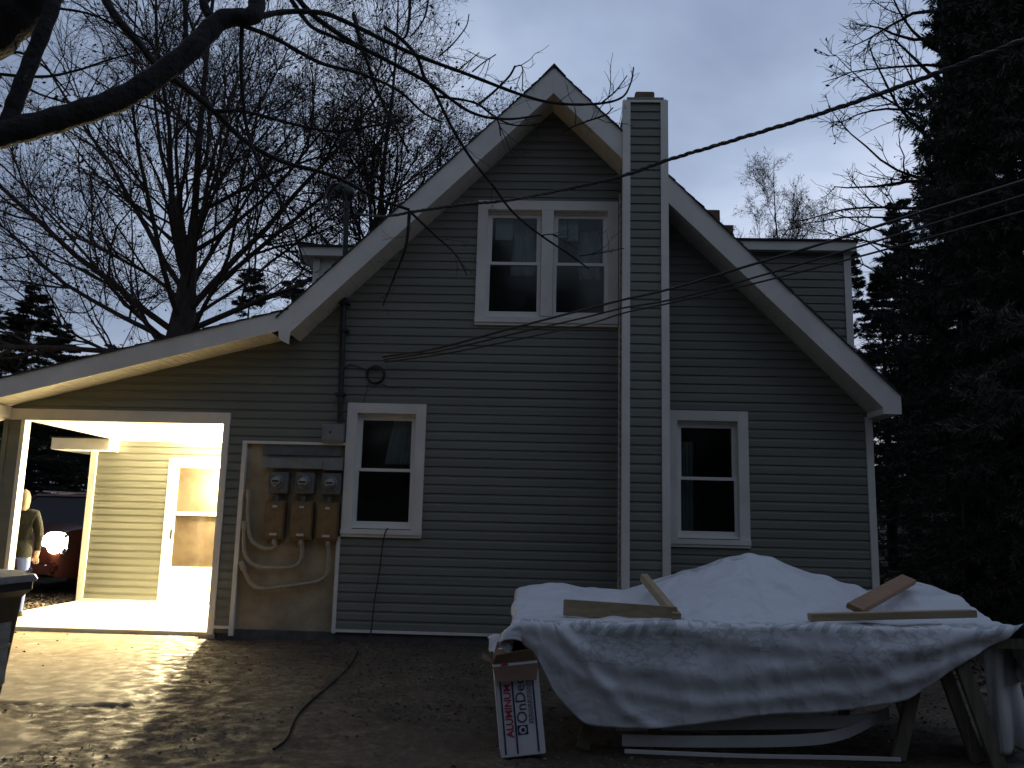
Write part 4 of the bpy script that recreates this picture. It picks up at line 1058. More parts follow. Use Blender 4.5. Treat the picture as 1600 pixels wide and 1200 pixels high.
def wrap_mat():
    m = bpy.data.materials.new('house_wrap'); m.use_nodes = True
    nt = m.node_tree; N = nt.nodes; L = nt.links; b = N['Principled BSDF']
    b.inputs['Roughness'].default_value = .42
    uvn = N.new('ShaderNodeUVMap')
    sp = N.new('ShaderNodeSeparateXYZ'); L.new(uvn.outputs[0], sp.inputs[0])
    def M_(op, a, b_=None, c_=None):
        n = N.new('ShaderNodeMath'); n.operation = op
        for i_, v in enumerate((a, b_, c_)):
            if v is None: continue
            if isinstance(v, (int, float)): n.inputs[i_].default_value = v
            else: L.new(v, n.inputs[i_])
        return n.outputs[0]
    def noise(sc_, vec=None, d=3):
        n = N.new('ShaderNodeTexNoise'); n.inputs['Scale'].default_value = sc_; n.inputs['Detail'].default_value = d; L.new(vec or uvn.outputs[0], n.inputs['Vector']); return n.outputs[0]
    wv = M_('ADD', sp.outputs[1], M_('MULTIPLY', noise(6), .012))
    # rows of small print along the seam, and the big script line
    def band(c_, h): return M_('LESS_THAN', M_('ABSOLUTE', M_('SUBTRACT', wv, c_)), h)
    def dashes(f, duty, off=0.): 
        n = noise(9.); return M_('LESS_THAN', M_('FRACT', M_('ADD', M_('MULTIPLY', sp.outputs[0], f), M_('MULTIPLY', n, 1.1))), duty)
    mp_ = N.new('ShaderNodeMapping'); mp_.inputs['Scale'].default_value = (70, 46, 1); L.new(uvn.outputs[0], mp_.inputs[0])
    glyph = M_('GREATER_THAN', noise(1.0, mp_.outputs[0], 1), .5)
    mp2 = N.new('ShaderNodeMapping'); mp2.inputs['Scale'].default_value = (34, 84, 1); L.new(uvn.outputs[0], mp2.inputs[0])
    swirl = M_('LESS_THAN', M_('ABSOLUTE', M_('SUBTRACT', noise(1.0, mp2.outputs[0], 3), .5)), .045)
    row1 = M_('MULTIPLY', band(.430, .0042), dashes(30, .6)); row2 = M_('MULTIPLY', M_('MULTIPLY', band(.444, .0075), glyph), dashes(9, .75))
    slant = M_('LESS_THAN', M_('FRACT', M_('ADD', M_('ADD', M_('MULTIPLY', sp.outputs[0], 34.), M_('MULTIPLY', sp.outputs[1], 48.)), M_('MULTIPLY', noise(11.), 1.6))), .46)
    row6 = M_('MULTIPLY', M_('MULTIPLY', band(.4525, .0075), slant), M_('GREATER_THAN', noise(5.3), .46))
    patch = M_('GREATER_THAN', noise(4.6), .49)
    row3 = M_('MULTIPLY', M_('MULTIPLY', M_('MULTIPLY', band(.474, .021), swirl), patch), .6)
    row4 = M_('MULTIPLY', M_('MULTIPLY', band(.13, .04), swirl), M_('GREATER_THAN', noise(3.1), .5))
    row5 = M_('MULTIPLY', band(.085, .004), dashes(30, .5))
    ink = M_('MINIMUM', M_('ADD', M_('ADD', M_('ADD', row1, row2), M_('ADD', row3, row4)), M_('MAXIMUM', row5, row6)), 1.0)
    mx = N.new('ShaderNodeMix'); mx.data_type = 'RGBA'; L.new(M_('MULTIPLY', ink, .58), mx.inputs['Factor'])
    mx.inputs[6].default_value = (.62, .62, .65, 1); mx.inputs[7].default_value = (.19, .25, .23, 1)
    L.new(mx.outputs[2], b.inputs['Base Color'])
    nb_ = N.new('ShaderNodeTexNoise'); nb_.inputs['Scale'].default_value = 26; nb_.inputs['Detail'].default_value = 6; nb_.inputs['Distortion'].default_value = .35; L.new(uvn.outputs[0], nb_.inputs['Vector'])
    wp_ = N.new('ShaderNodeVectorMath'); wp_.operation = 'MULTIPLY_ADD'; L.new(nb_.outputs['Color'], wp_.inputs[0]); wp_.inputs[1].default_value = (.035, .035, 0); L.new(uvn.outputs[0], wp_.inputs[2])
    hs = []
    for sc_, k_ in ((9., .55), (21., .3), (47., .12)):      # sharp creases left by folding and crumpling
        vo = N.new('ShaderNodeTexVoronoi'); vo.inputs['Scale'].default_value = sc_; L.new(wp_.outputs[0], vo.inputs['Vector'])
        hs.append(M_('MULTIPLY', vo.outputs['Distance'], k_))
    hh = M_('ADD', M_('ADD', M_('ADD', hs[0], hs[1]), hs[2]), M_('MULTIPLY', nb_.outputs[0], .25))
    bp = N.new('ShaderNodeBump'); bp.inputs['Strength'].default_value = .75; bp.inputs['Distance'].default_value = .06; L.new(hh, bp.inputs['Height']); L.new(bp.outputs[0], b.inputs['Normal'])
    b.inputs['Subsurface Weight'].default_value = 0.0
    MATS['house_wrap'] = m
wrap_mat()
cv, cq, cuv = cloth()
tp = mesh_np('house_wrap_sheet', cv, [cq], 'house_wrap', smooth=True, uv=cuv)
md = tp.modifiers.new('sub', 'SUBSURF'); md.levels = 1; md.render_levels = 1
md = tp.modifiers.new('solid', 'SOLIDIFY'); md.thickness = .002
tag(tp, 'wrinkled white house wrap sheet with green print draped over the work table', 'tarp')
# second sheet hanging over the table's right end
def hang():
    nx_, ny_ = 34, 30; vs = []
    for k in range(ny_):
        for i_ in range(nx_):
            u, v_ = i_/(nx_-1), k/(ny_-1)
            x_ = 3.07+.46*math.sin(u*1.5)+.03*v_+.02*math.sin(u*9+v_*4)
            y_ = -4.685+.75*(1-math.cos(u*1.5))+.035*math.sin(u*21+v_*2)*(.3+v_)+.03*math.sin(v_*5+u*3)
            z_ = .80-.74*v_*(1-.05*math.sin(u*7))+.01*math.sin(u*23)
            vs.append((x_+.015*math.sin(u*25+v_*2), y_, z_))
    fs = [(k*nx_+i_, k*nx_+i_+1, (k+1)*nx_+i_+1, (k+1)*nx_+i_) for k in range(ny_-1) for i_ in range(nx_-1)]
    b = MB().add(vs, fs); o = b.build('plastic_sheet', 'sheet_gray', None, smooth=True)
    o.modifiers.new('s', 'SOLIDIFY').thickness = .002
    tag(o, 'dull grey sheet hanging down over the right end of the work table', 'tarp')
hang()
# table top and sawhorses
tb = thing('work_table', 'dark plank table top hidden under the white house wrap', 'table', ((TX0+TX1)/2, -4.0, .8))
for k in range(5): MB().box(TX0+.03-rel(tb)[0], TX1-.03-rel(tb)[0], -.70+k*.28, -.70+k*.28+.27, -.03, .035).build('plank', 'lumber_old', tb)
def sawhorse(x, lab):
    t = thing('sawhorse', lab, 'sawhorse', (x, -4.05, 0), 0, 'sawhorses under the work table')
    MB().beam((0, -.62, .73), (0, .62, .73), .09, .09).build('rail', 'lumber_old', t, bevel=.004)
    for sx in (-1, 1):
        for y_ in (-.5, .5): MB().beam((sx*.04, y_, .76), (sx*.27, y_*1.08, .0), .09, .04, (0, 1, 0)).build('leg', 'lumber_old', t, bevel=.004)
    return t
sawhorse(.62, 'weathered wooden sawhorse at the left end under the wrapped table'); sawhorse(2.78, 'weathered wooden sawhorse under the right end of the wrapped table')
pr = P(1500, 1032, -4.72); pe = P(1562, 1200, -4.72)
t = thing('prop_board', 'leaning pale board propping the right corner of the white sheet', 'board', (pe[0], -4.72, 0))
MB().beam((0, 0, .0), (pr[0]-pe[0]-.02, .03, .80), .035, .10, (1, 0, 0)).build('board', 'lumber_old', t, bevel=.004)
# lumber lying on the sheet
def plank(a, b, w, h, m, lab, up=(0, 0, 1), name='lumber'):
    a = np.array(a, float); b = np.array(b, float); o = MB().beam(a-a, b-a, w, h, up).build(name, m, None, bevel=.004); o.location = a
    return tag(o, lab, 'lumber', 'lumber weighing down the sheet')
plank(P(881, 951, -4.40)+[0, 0, .01], P(1058, 966, -4.62)+[0, 0, .02], .04, .115, 'lumber_fresh', 'short wide board standing on edge at the left of the white sheet')
plank(P(1006, 902, -3.75), P(1058, 972, -4.66)+[0, 0, .03], .06, .06, 'lumber_fresh', 'thin stick propped against the end of the wide board on the sheet')
plank(P(1265, 969, -4.60)+[0, 0, .02], P(1522, 963, -4.56)+[0, 0, .02], .09, .05, 'lumber_fresh', 'long flat stud lying along the front edge of the sheet at the right')
plank(P(1335, 956, -4.50)+[0, 0, .02], P(1420, 909, -3.7)+[0, 0, .02], .12, .04, 'lumber_red', 'reddish board running back from the long stud on the sheet', (0.5, 0, 1))

# carton
def font_mesh(txt, size, m, parent, mtx, name='lettering', bold=0.):
    cu = bpy.data.curves.new(name, 'FONT'); cu.body = txt; cu.size = size; cu.extrude = .0006; cu.offset = bold; cu.resolution_u = 3
    o = bpy.data.objects.new(name, cu); COL.objects.link(o)
    dg = bpy.context.evaluated_depsgraph_get(); me = bpy.data.meshes.new_from_object(o.evaluated_get(dg))
    bpy.data.objects.remove(o); me.transform(mtx); me.materials.clear(); me.materials.append(MATS[m])
    return link(name, me, None, parent)
ct = thing('carton', 'white printed trim coil carton standing on end left of the wrapped table', 'carton', (-.065, -4.70, .0), math.radians(4))
ct.rotation_euler = (math.radians(-3), math.radians(-6.5), math.radians(5))
CW, CD, CH = .30, .30, .60
b = MB(); b.box(-CW/2, CW/2, -CD/2, CD/2, 0, CH); b.build('box_body', 'carton_white', ct, bevel=.006)
yf = -CD/2-.0015
for xs_ in (-.115, -.035, .105): MB().box(xs_-.006, xs_+.006, yf-.0005, yf+.001, .02, CH-.05).build('stripe', 'carton_navy', ct)
Rt = Matrix.Rotation(math.radians(90), 4, 'X')
def face(txt, size, m, x_, z_, bold=0.):
    mt_ = Matrix.Translation((x_, yf-.0008, z_)) @ Matrix.Rotation(math.radians(-90), 4, 'Y') @ Rt
    return font_mesh(txt, size, m, ct, mt_, 'lettering', bold)
face('ALUMINUM TRIM', .066, 'carton_red', -.052, .125, .0016)
face('OnDeck', .098, 'carton_navy', .046, .205)
fp = MB(); rq = random.Random(2)
for k in range(4):                      # rows of fine print, too small to read
    zq = .20
    while zq < .47:
        lq = rq.uniform(.008, .03); fp.box(.060+k*.0085, .064+k*.0085, yf-.0008, yf+.0005, zq, zq+lq); zq += lq+.006
fp.build('fine_print', 'carton_navy', ct)['kind'] = 'stuff'
lg = MB(); lg.box(-.025, .046, yf-.0006, yf+.001, .135, .195); lg.build('logo_mark', 'carton_navy', ct)
MB().lathe((.010, yf-.0004, .165), (0, -1, 0), [(.024, 0), (.024, .0012)], 20).build('logo_mark', 'carton_white', ct)
MB().lathe((.012, yf-.0016, .165), (0, -1, 0), [(.014, 0), (.014, .001)], 20).build('logo_mark', 'carton_navy', ct)
fl = MB(); fl.prism([(-.155, -.16, CH-.02), (.155, -.16, CH-.02), (.13, -.20, CH-.12), (-.14, -.20, CH-.11)], (0, .005, .002)); fl.build('front_flap', 'cardboard', ct)
fl = MB(); fl.prism([(-.15, .14, CH), (.15, .14, CH), (.13, .20, CH+.1), (-.10, .21, CH+.11)], (0, .005, 0)); fl.build('rear_flap', 'cardboard', ct)
fl = MB(); fl.prism([(-.15, -.14, CH), (-.15, .14, CH), (-.21, .12, CH+.05), (-.23, -.10, CH+.04)], (0, 0, .005)); fl.build('side_flap', 'cardboard', ct)
ring_loft([[(-.15, -.15, CH+.002), (.15, -.15, CH+.002), (.15, .15, CH+.002), (-.15, .15, CH+.002)], [(-.13, -.17, CH+.06), (.10, -.17, CH+.075), (.12, .1, CH+.06), (-.12, .1, CH+.07)]]).build('crumpled_top', 'cardboard', ct)
p = P(793, 1016, -4.45)
sc_ = MB(); vs = []
for k in range(8):
    for i_ in range(8): vs.append(((i_/7-.5)*.26, (k/7-.5)*.3, .05*math.sin(i_*.9)+.03*math.sin(k*1.3)-.05*(k/7)))
sc_.add(vs, [(k*8+i_, k*8+i_+1, (k+1)*8+i_+1, (k+1)*8+i_) for k in range(7) for i_ in range(7)])
o = sc_.build('paper_scrap', 'paper', None, smooth=True); o.location = (p[0], -4.38, p[2]); o.rotation_euler = (.5, .2, .3); o.modifiers.new('s', 'SOLIDIFY').thickness = .004
tag(o, 'crumpled white scrap between the carton and the wrapped table', 'paper')

# long trim panels lying under the table
def panel(pts, w, lab, m='panel_gray', zr=.0):
    pts = smooth_path(pts, 8); l = pts[0].copy(); b = MB(); vs = []
    for q in pts-l:
        vs += [tuple(q), (q[0], q[1], q[2]+w), (q[0], q[1]+.012, q[2]+w), (q[0], q[1]+.012, q[2])]
    n = len(pts); fs = [(k*4+i_, k*4+(i_+1) % 4, (k+1)*4+(i_+1) % 4, (k+1)*4+i_) for k in range(n-1) for i_ in range(4)]+[(3, 2, 1, 0), tuple((n-1)*4+i_ for i_ in range(4))]
    o = b.add(vs, fs).build('trim_panel', m, None); o.location = l
    return tag(o, lab, 'panel', 'trim panels lying under the table')
panel([P(962, 1142, -4.6), P(1100, 1141, -4.6), P(1250, 1139, -4.6), P(1345, 1137, -4.55), P(1390, 1125, -4.4)], .085, 'upper long grey trim panel under the white sheet, bending up at its right end')
panel([P(972, 1166, -4.66), P(1100, 1168, -4.68), P(1250, 1166, -4.68), P(1320, 1155, -4.6), P(1375, 1128, -4.5)], .075, 'middle long grey trim panel under the white sheet, curled at the right')
panel([P(976, 1177, -4.74), P(1150, 1184, -4.74), P(1300, 1187, -4.74), P(1408, 1190, -4.74)], .024, 'thin white strip on the ground below the other trim panels', 'paper')
t = thing('stake', 'thin pale stake standing in the shade under the left of the sheet', 'stake', (P(915, 1150, -4.5)[0], -4.5, 0.))
MB().tube([(0, 0, 0), (.006, 0, .30)], .006, 6).build('rod', 'paper', t)

# ------------------------------------------------------------------ trees
def oak(base, height, fork, nmain, spread, seed, name, lab, dens=1., lean=(0, 0), trunk_r=.36, leaves=5000, twig=.0042, low=-4, group=None):
    r = np.random.default_rng(seed)
    t = thing(name, lab, 'tree', (base[0], base[1], float(gh(base[0], base[1]))-.1), 0, group)
    K = 12; zz = np.linspace(0, height, K); tr = np.zeros((1, K, 3)); tr[0, :, 2] = zz
    tr[0, :, 0] = lean[0]*(zz/height)**1.3+np.cumsum(r.normal(0, .05, K)); tr[0, :, 1] = lean[1]*zz/height+np.cumsum(r.normal(0, .05, K)); tr[0, 0, :2] = 0
    rad = trunk_r*np.interp(zz, [0, fork, fork+2.2, height], [1, .80, .20, .015])[None]; rad[0, 0] *= 1.3
    tt = Tubes(); tt.add(tr, rad, 10); tt.build('trunk', 'bark', t)
    c_ = Tubes()
    f = np.linspace(0, 1, nmain)**.9; h = fork-.6+(max(height*.42, fork+2.2)-fork)*f**1.3; up_ = (np.arange(nmain) % 3 == 2); h[up_] = np.linspace(fork+1.2, height*.9, up_.sum()); az = np.arange(nmain)*2.39996+r.uniform(0, .5, nmain)
    el = np.radians(low+f**1.1*(74-low)+r.uniform(-9, 9, nmain)); L = spread*(1-.30*f)*r.uniform(.7, 1.12, nmain); L[up_] = spread*np.linspace(.75, .22, up_.sum()); el[up_] = np.radians(np.linspace(28, 58, up_.sum())+r.uniform(-8, 8, up_.sum()))
    K1 = 10; mp_ = np.zeros((nmain, K1, 3)); ti = h/height*(K-1); i0 = ti.astype(int); w_ = (ti-i0)[:, None]
    mp_[:, 0] = tr[0, i0]*(1-w_)+tr[0, i0+1]*w_
    d = np.stack([np.cos(az)*np.cos(el), np.sin(az)*np.cos(el), np.sin(el)], 1)
    for k in range(1, K1):
        d = d+r.normal(0, .085, d.shape); d[:, 2] += .035; d = nrm(d); mp_[:, k] = mp_[:, k-1]+d*(L/(K1-1))[:, None]
    mr = np.minimum(trunk_r*.16*r.uniform(.6, 1.3, nmain), .0095*L)[:, None]*np.linspace(1, .14, K1)[None]
    c_.add(mp_, mr, 6)
    p2, r2 = spawn(mp_, mr, int(15*dens), .16, 1., (24, 54), spread*.36, 7, r, up=.10, wob=.13, rk=.009, rmin=.006)
    c_.add(p2, r2, 4)
    p3, r3 = spawn(p2, r2, int(10*dens), .08, 1., (25, 58), spread*.15, 5, r, up=.06, wob=.17, rk=.008, rmin=.0045)
    c_.add(p3, r3, 3)
    p4, r4 = spawn(p3, r3, 4, .15, 1., (25, 55), spread*.065, 3, r, up=.03, wob=.15, rk=.009, rmin=twig)
    c_.add(p4, r4, 3)
    co_ = c_.build('crown', 'bark', t)
    if leaves:
        ends = p4[:, -1]; wgt = np.exp(-((ends[:, 2]-fork*1.3)/(height*.33))**2)*np.exp(-(np.hypot(ends[:, 0], ends[:, 1])/(spread*.9))**2)+.06
        idx = r.choice(len(ends), leaves, p=wgt/wgt.sum()); leaf_cards(ends[idx]+r.normal(0, .05, (leaves, 3)), .075, r, 'dead_leaves', 'dead_leaf', t)
    return t
def leaf_cards(c, s, r, name, m, parent, flat=0.):
    n = len(c); a = nrm(r.normal(0, 1, (n, 3))*np.array([1, 1, 1-flat])); b = nrm(np.cross(a, r.normal(0, 1, (n, 3))*np.array([flat*.4+(1-flat), flat*.4+(1-flat), 1])+1e-3))
    sz = s*r.uniform(.5, 1.3, (n, 1)); up = np.cross(a, b)*sz*.18
    v = np.stack([c-a*sz*.6, c+b*sz*.32+up, c+a*sz*.6, c-b*sz*.32+up], 1).reshape(-1, 3)
    k = np.arange(n)[:, None]*4
    o = mesh_np(name, v, [np.concatenate([k+0, k+1, k+2], 1), np.concatenate([k+0, k+2, k+3], 1)], m, parent)
    o['kind'] = 'stuff'; return o
b1 = P(277, 500, 7.5)
oak((b1[0], 7.5), 19, 5.4, 36, 9.8, 21, 'oak_tree', 'large bare oak with many fanned limbs rising behind the porch roof', trunk_r=.45, lean=(.2, 0), leaves=9000, twig=.0046, low=2, dens=1.05)
b2 = P(588, 300, 10)
oak((b2[0], 10.), 17.5, 7.0, 32, 6.6, 33, 'oak_tree', 'slimmer bare oak with clinging leaves behind the left roof slope', trunk_r=.34, lean=(.3, 0), leaves=9000, twig=.0046, low=20, dens=1.05)
b3 = P(1222, 360, 22)
oak((b3[0], 22.), 15.2, 8.5, 18, 4.6, 41, 'bare_tree', 'small pale twiggy tree far behind the right dormer', dens=.8, trunk_r=.2, leaves=900, twig=.006, low=25)
# bare tree half hidden behind the spruce, its limbs reaching left over the dormer
def side_tree():
    r = np.random.default_rng(12); b = P(1490, 400, 3.2)
    t = thing('maple_tree', 'bare tree reaching its limbs leftward out of the big spruce', 'tree', (b[0], 3.2, float(gh(b[0], 3.2))-.1))
    K = 10; zz = np.linspace(0, 12.5, K); tr = np.zeros((1, K, 3)); tr[0, :, 2] = zz; tr[0, :, 0] = np.cumsum(r.normal(0, .06, K)); rad = np.linspace(.2, .03, K)[None]
    tt = Tubes(); tt.add(tr, rad, 8); tt.build('trunk', 'bark', t)
    n = 30; h = np.linspace(3.6, 11.4, n); L = np.interp(h, [3.8, 6, 7.5, 9, 11.2], [1.7, 2.5, 2.7, 2.0, 1.9])*r.uniform(.85, 1.1, n); az = np.radians(180+r.uniform(-38, 30, n)); az[::5] += 2.6
    el = np.radians(r.uniform(2, 34, n)); d = np.stack([np.cos(az)*np.cos(el), np.sin(az)*np.cos(el), np.sin(el)], 1)
    K1 = 9; mp_ = np.zeros((n, K1, 3)); mp_[:, 0, 2] = h
    for k in range(1, K1):
        d = d+r.normal(0, .13, d.shape); d = nrm(d); mp_[:, k] = mp_[:, k-1]+d*(L/(K1-1))[:, None]
    mr = (.034*r.uniform(.7, 1.3, n))[:, None]*np.linspace(1, .2, K1)[None]
    c_ = Tubes(); c_.add(mp_, mr, 6)
    p2, r2 = spawn(mp_, mr, 9, .25, 1., (30, 60), .95, 6, r, up=.05, wob=.18, rk=.014, rmin=.0085); c_.add(p2, r2, 4)
    p3, r3 = spawn(p2, r2, 5, .2, 1., (30, 60), .40, 4, r, up=.05, wob=.2, rk=.012, rmin=.0058); c_.add(p3, r3, 3)
    c_.build('crown', 'bark', t)
    e = p3[r.choice(len(p3), 130), -1]; leaf_cards(e, .07, r, 'dead_leaves', 'dead_leaf', t)
side_tree()

# conifers
def conifer_mesh(H, R, seed, nb_per_m=11, dens=1., needle_len=.17, droop=.10, bare=0.):
    r = np.random.default_rng(seed)
    K = 8; zz = np.linspace(0, H, K); tr = np.zeros((1, K, 3)); tr[0, :, 2] = zz; rad = (H*.012*(1-zz/H)**1.2+.006)[None]
    n = int(H*nb_per_m); h = np.sort(np.r_[r.uniform(H*.03+bare, H*.985, n-int(H)), r.uniform(H*.8, H*.995, int(H))]); f = h/H
    L = R*np.clip(1-f, 0, 1)**.75*r.uniform(.65, 1.15, n)+.12; az = r.uniform(0, 2*np.pi, n); el = np.radians(-6+f*30+r.uniform(-8, 8, n))
    K1 = 6; mp_ = np.zeros((n, K1, 3)); mp_[:, 0, 2] = h; d = np.stack([np.cos(az)*np.cos(el), np.sin(az)*np.cos(el), np.sin(el)], 1)
    for k in range(1, K1):
        d = d+r.normal(0, .05, d.shape); d[:, 2] -= droop*(1 if k < 4 else -1.2); d = nrm(d); mp_[:, k] = mp_[:, k-1]+d*(L/(K1-1))[:, None]
    mr = (.011*L+.004)[:, None]*np.linspace(1, .3, K1)[None]
    wood = Tubes(); wood.add(tr, rad, 7); wood.add(mp_, mr, 3)
    p2, r2 = spawn(mp_, mr, int(15*dens), .12, 1., (38, 65), 1., 4, r, up=-.06, wob=.08, rk=.008, rmin=.003, flat=True)
    # twig length follows the branch it grows on
    sc2 = np.repeat(np.clip(L*.36, .16, .8), int(15*dens))[:, None, None]; p2 = p2[:, :1]+(p2-p2[:, :1])*sc2
    wood.add(p2, r2*.6, 3)
    # needles: narrow blades along every twig
    m_ = int((38 if needle_len < .2 else 14)*dens); N = len(p2); idx = np.repeat(np.arange(N), m_); t_ = r.uniform(.02, 1., N*m_)*(3-1e-4); i_ = t_.astype(int); w_ = (t_-i_)[:, None]
    pos = p2[idx, i_]*(1-w_)+p2[idx, i_+1]*w_; tan = nrm(p2[idx, i_+1]-p2[idx, i_]); per = nrm(np.cross(tan, r.normal(0, 1, tan.shape)))
    dd = nrm(tan*.75+per*.75+np.array([0, 0, -.15])); ll = needle_len*r.uniform(.5, 1.25, (N*m_, 1)); wd = nrm(np.cross(dd, r.normal(0, 1, dd.shape)))*ll*.10
    v = np.stack([pos-wd*.3, pos+dd*ll*.5-wd, pos+dd*ll, pos+dd*ll*.5+wd], 1).reshape(-1, 3); k = np.arange(N*m_)[:, None]*4
    return wood, v, np.concatenate([k, k+1, k+2, k+3], 1)
def conifer_proto(H, R, seed, **kw):
    w, v, q = conifer_mesh(H, R, seed, **kw)
    t = bpy.data.objects.new('spruce_tree', None); COL.objects.link(t)
    w.build('trunk', 'bark', t); o = mesh_np('crown', v, [q], 'needle', t)
    return t
protoA = conifer_proto(14., 2.7, 3, nb_per_m=21, dens=1.2, needle_len=.115)
protoB = conifer_proto(12., 1.7, 8, nb_per_m=11, dens=.9, needle_len=.115)
used = set()
def spruce(proto, x, y, s, sz, rz, lab, group=None):
    o = proto if proto.name not in used else copy_tree(proto)
    used.add(proto.name)
    o.location = (x, y, float(gh(x, y))-.15); o.scale = (s, s, sz); o.rotation_euler = (0, 0, rz)
    for k in ('label', 'category', 'group'):
        if k in o: del o[k]
    tag(o, lab, 'tree', group)
def sp_at(proto, px, Y, s, sz, rz, lab, group=None, py=700): spruce(proto, P(px, py, Y)[0], Y, s, sz, rz, lab, group)
DW = 'dark spruces at the edge of the woods'
sp_at(protoA, 1668, .2, .88, 1.12, 0., 'huge dark spruce filling the right edge of the picture')
sp_at(protoA, 1610, 3.0, .95, 1.1, 2., 'tall dark spruce just behind the huge one on the right', DW)
sp_at(protoA, 1790, 1.6, 1.0, 1.1, 4.2, 'dark spruce at the very right edge, beside the huge one', DW)
sp_at(protoA, 1530, 7.5, .8, .80, 1.1, 'dark spruce showing low between the eave and the huge spruce', DW)
sp_at(protoA, 1640, 5.5, 1., 1.2, 2.6, 'tall spruce filling the gap between the two biggest spruces', DW)
sp_at(protoA, 1545, 11., .95, 1.15, 3.6, 'tall spruce standing farther back, left of the huge one', DW)
sp_at(protoB, 1388, 9., .95, .60, 0.4, 'thin see-through spruce just right of the dormer corner', DW)
sp_at(protoB, 1338, 13., .9, .74, 2.4, 'small pointed spruce rising behind the dormer corner', DW)
sp_at(protoB, 1425, 12., 1.1, .82, 4., 'ragged spruce between the dormer and the huge spruce', DW)
sp_at(protoA, 1420, 16., .9, .72, 5., 'low dark spruce behind the right eave', DW)
sp_at(protoA, 25, 8.5, .75, .50, .7, 'dark spruce left of the oak above the porch roof edge', DW)
sp_at(protoA, 78, 13., .8, .51, 3.3, 'second dark spruce behind the porch roof, shorter than the one beside it', DW)
sp_at(protoA, 160, 15., .8, .49, 5.1, 'dark spruce top showing just over the porch roof below the oak', DW)
sp_at(protoB, 372, 13., 1.2, .74, 1.9, 'pointed spruce top between the oak trunk and the main roof', DW)
sp_at(protoB, 440, 15., 1.2, .76, 2.9, 'small spruce top against the sky by the left roof corner', DW)
sp_at(protoA, 100, 10.5, .7, .36, 1.4, 'dark spruce directly behind the red car', DW)
sp_at(protoA, -90, 8., .9, .55, 2.2, 'dark spruce at the very left edge, left of the red car', DW)

# far woods behind the house, and unseen trees added behind the camera blocking skylight
def woods():
    r = np.random.default_rng(77); Vs, Qs, n0 = [], [], 0
    w, v, q = conifer_mesh(9., 2.4, 15, nb_per_m=7, dens=.62, needle_len=.42)
    for k in range(96):
        a = np.radians(r.uniform(-56, 50)) if k < 50 else np.radians(r.uniform(100, 260)); dist = r.uniform(34, 52) if k < 50 else r.uniform(9, 20); x = math.sin(a)*dist; y = -10.7+math.cos(a)*dist; s = r.uniform(.6, 1.0) if k < 50 else r.uniform(1.2, 1.9)
        c_, s_ = math.cos(k), math.sin(k); M_ = np.array([[c_, -s_, 0], [s_, c_, 0], [0, 0, 1]])
        if -4 < x < 5.5 and False: continue
        Vs.append((v@M_.T)*np.array([s, s, s*.8])+np.array([x, y, float(gh(x, y))-.3])); Qs.append(q+n0); n0 += len(v)
    o = mesh_np('far_woods_and_sky_block', np.concatenate(Vs), [np.concatenate(Qs)], 'needle')
    tag(o, 'dark mass of distant woods behind the house, plus unseen trees added behind the camera', 'woods', kind='stuff')
woods()

